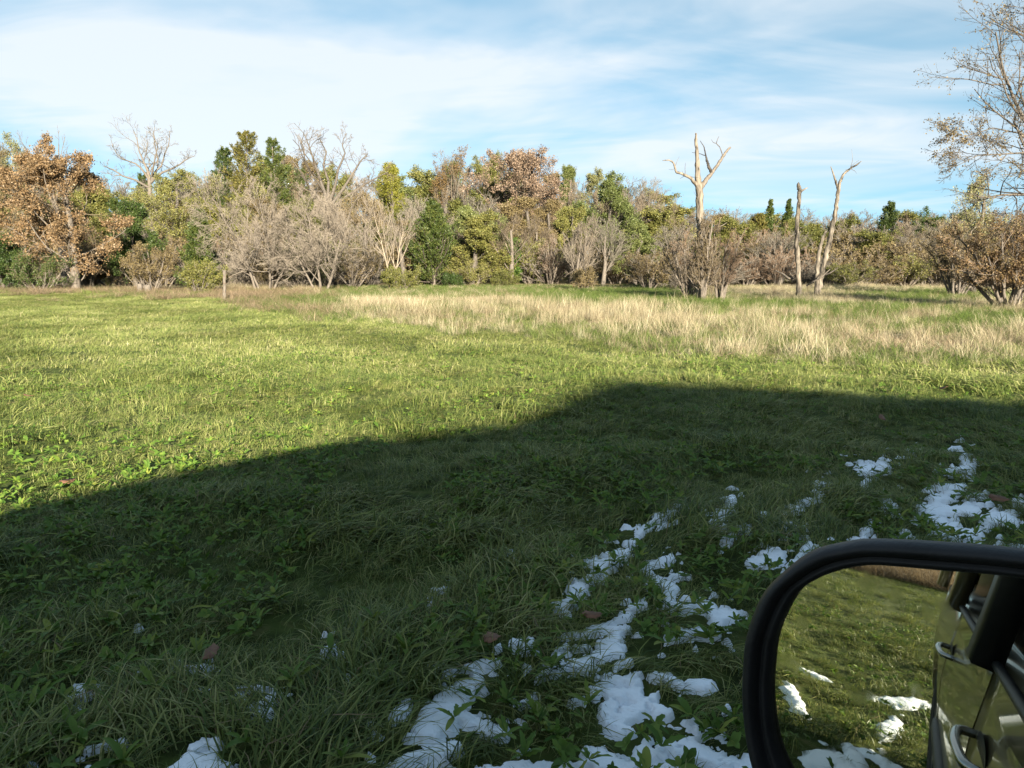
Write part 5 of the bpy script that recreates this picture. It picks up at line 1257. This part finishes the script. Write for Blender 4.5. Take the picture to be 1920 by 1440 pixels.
# ------------------------------------------------------------------ unseen shed added behind the vehicle, roof line shaped to throw the far shade
M['board'] = noise_mat('red_barn_boards', [(0.3, (0.10, 0.025, 0.02)), (0.7, (0.22, 0.06, 0.045))], 4, stretch=(6, 6, 0.5), rough=0.85, bump=0.3)
M['tin'] = noise_mat('galvanised_roof', [(0.3, (0.25, 0.25, 0.25)), (0.7, (0.40, 0.40, 0.40))], 2, rough=0.45, metallic=0.7)
shed = empty('shade_shed', (2.4, -6.5, 0.0)); tag(shed, 'unseen red board shed added behind the parked car to cast the far shade', 'shed')
PROF = [(0.0, 3.55), (1.0, 3.70), (3.2, 4.46), (7.0, 4.02), (11.5, 3.45)]
def ph(x): return float(np.interp(x, [p[0] for p in PROF], [p[1] for p in PROF])) - 0.06
DEP = 6.0
nb = 46; bw = 11.4 / nb
bm_ = None
for face in (0, 1):
    for i in range(nb):
        x0, x1 = 0.05 + i * bw, 0.05 + (i + 1) * bw - 0.012
        y1 = 0.0 if face == 0 else -DEP
        y0 = y1 - 0.03 if face == 0 else y1 + 0.03
        V = [(x0, y0, -0.1), (x1, y0, -0.1), (x1, y1, -0.1), (x0, y1, -0.1), (x0, y0, ph(x0)), (x1, y0, ph(x1)), (x1, y1, ph(x1)), (x0, y1, ph(x0))]
        mk('board', V, [(3, 2, 1, 0), (4, 5, 6, 7), (0, 1, 5, 4), (1, 2, 6, 5), (2, 3, 7, 6), (3, 0, 4, 7)], M['board'], shed)
for xw in (0.02, 11.44):
    for i in range(24):
        y0, y1 = -DEP + 0.05 + i * (DEP - 0.1) / 24, -DEP + 0.05 + (i + 1) * (DEP - 0.1) / 24 - 0.012
        h = ph(xw) - 0.02
        V = [(xw, y0, -0.1), (xw + 0.03, y0, -0.1), (xw + 0.03, y1, -0.1), (xw, y1, -0.1), (xw, y0, h), (xw + 0.03, y0, h), (xw + 0.03, y1, h), (xw, y1, h)]
        mk('board', V, [(3, 2, 1, 0), (4, 5, 6, 7), (0, 1, 5, 4), (1, 2, 6, 5), (2, 3, 7, 6), (3, 0, 4, 7)], M['board'], shed)
xr = np.arange(-0.2, 11.75, 0.1)
zr = np.interp(xr, [p[0] for p in PROF], [p[1] for p in PROF]) - np.where(xr < 0, -xr * 0.16, 0) * 1.0
V = np.array([(x, y, z + t) for t in (0.0, -0.05) for y in (0.25, -DEP - 0.25) for x, z in zip(xr, zr + 0.012 * np.cos(xr * 60))]); k = len(xr)
Q = [(i, i + 1, k + i + 1, k + i) for i in range(k - 1)] + [(2 * k + i + 1, 2 * k + i, 3 * k + i, 3 * k + i + 1) for i in range(k - 1)] + [(i + 1, i, 2 * k + i, 2 * k + i + 1) for i in range(k - 1)] + [(k + i, k + i + 1, 3 * k + i + 1, 3 * k + i) for i in range(k - 1)]
mk('roof', V, Q, M['tin'], shed)
quad_slab('door', [(4.0, 0.03, 0.0), (7.0, 0.03, 0.0), (7.0, 0.03, 2.9), (4.0, 0.03, 2.9)], -0.04, M['tin'], shed)

# ------------------------------------------------------------------ dandelions and fallen leaves
g = np.random.default_rng(42)
LEAFM = []
for i in range(5):
    V, Q = leaf_outline(0.092, 0.024, (0.15, 0.4, 0.5, 0.3, 0.05)[i], g, 8)
    o = mk('leaf', V, Q, M['weed'], tint=np.full(len(Q), 0.35 + 0.13 * i), link=False); LEAFM.append(o.data); bpy.data.objects.remove(o)
SPOTS = [(95, 1195), (300, 1010), (228, 1425), (560, 1262), (620, 1210), (545, 1270), (375, 1215), (715, 1275), (835, 1020), (905, 1010), (690, 1005), (700, 1160), (850, 1330), (1010, 1310), (1060, 1390), (1105, 1290), (1240, 1370), (1300, 1310), (1330, 1180), (1250, 1190),
         (980, 1390), (520, 1110), (180, 1130), (60, 1330), (460, 1390), (640, 1420), (1215, 1425), (760, 1210), (1010, 1130), (890, 1150), (400, 1130), (290, 1290), (150, 1390), (1370, 1105), (1590, 960), (1150, 900), (600, 955), (1470, 905), (1770, 880), (1690, 960)]
for i, (x, y) in enumerate(SPOTS):
    X, Y = px_ground(x, y, 0.05)
    r = empty('dandelion', (X, Y, float(hz(X, Y)) + 0.045), g.uniform(0, 6.28))
    n = int(g.integers(5, 9))
    for k in range(n):
        lf = bpy.data.objects.new('leaf', LEAFM[int(g.integers(5))]); COL.objects.link(lf); lf.parent = r
        s = g.uniform(0.65, 1.15) * (0.9 if y < 1100 else 1.0)
        lf.scale = (s, s * g.uniform(0.8, 1.2), s); lf.rotation_euler = (g.normal(0, 0.25), g.normal(0, 0.25), 6.283 * k / n + g.normal(0, 0.3))
    tag(r, 'dandelion rosette of toothed green leaves in the shaded grass', 'dandelion', 'dandelions in the shaded grass')
M['leaf_fallen'] = noise_mat('fallen_leaf', [(0.3, (0.09, 0.042, 0.025)), (0.7, (0.19, 0.095, 0.055))], 30, rough=0.7, bump=0.2)
for x, y, s, lab in ((395, 1232, 0.11, 'dull red fallen leaf in the shaded grass among the dandelions'), (921, 1195, 0.12, 'reddish brown fallen leaf next to a strip of snow'), (56, 748, 0.16, 'orange fallen leaf on the sunlit field'), (127, 903, 0.12, 'russet fallen leaf just inside the sunlit grass by the shadow edge'),
                     (1655, 777, 0.14, 'orange fallen leaf in the shade near the far edge of the shadow'), (1770, 722, 0.16, 'pale orange fallen leaf on sunlit grass by the straw'), (1872, 932, 0.12, 'brown fallen leaf lying by the snow'), (1110, 1145, 0.10, 'small brown fallen leaf between dandelions and snow')):
    X, Y = px_ground(x, y, 0.06)
    t = np.linspace(0, 2 * math.pi, 22, endpoint=False)
    rr = s * 0.5 * (0.80 + 0.12 * np.cos(2 * t) + 0.08 * np.cos(7 * t)) * np.array([1 + 0.08 * g.normal() for _ in t])
    V = np.array([(a * math.cos(b), 0.7 * a * math.sin(b), 0.25 * s * (a / s) ** 2 * math.cos(2 * b)) for a, b in zip(rr, t)] + [(0, 0, 0)])
    V2 = V.copy(); V2[:, 2] -= 0.0015
    nn = 22
    Q = [(i, (i + 1) % nn, nn, nn) for i in range(nn)] + [(nn + 1 + (i + 1) % nn, nn + 1 + i, 2 * nn + 1, 2 * nn + 1) for i in range(nn)] + [(i, nn + 1 + i, nn + 1 + (i + 1) % nn, (i + 1) % nn) for i in range(nn)]
    o = mk('fallen_leaf', np.vstack([V, V2]), Q, M['leaf_fallen'])
    o.location = (X, Y, float(hz(X, Y)) + 0.085); o.rotation_euler = (g.normal(0.25, 0.15), g.normal(0, 0.2), g.uniform(0, 6.28))
    tag(o, lab, 'leaf', 'fallen leaves on the field')
#@@CAR_END
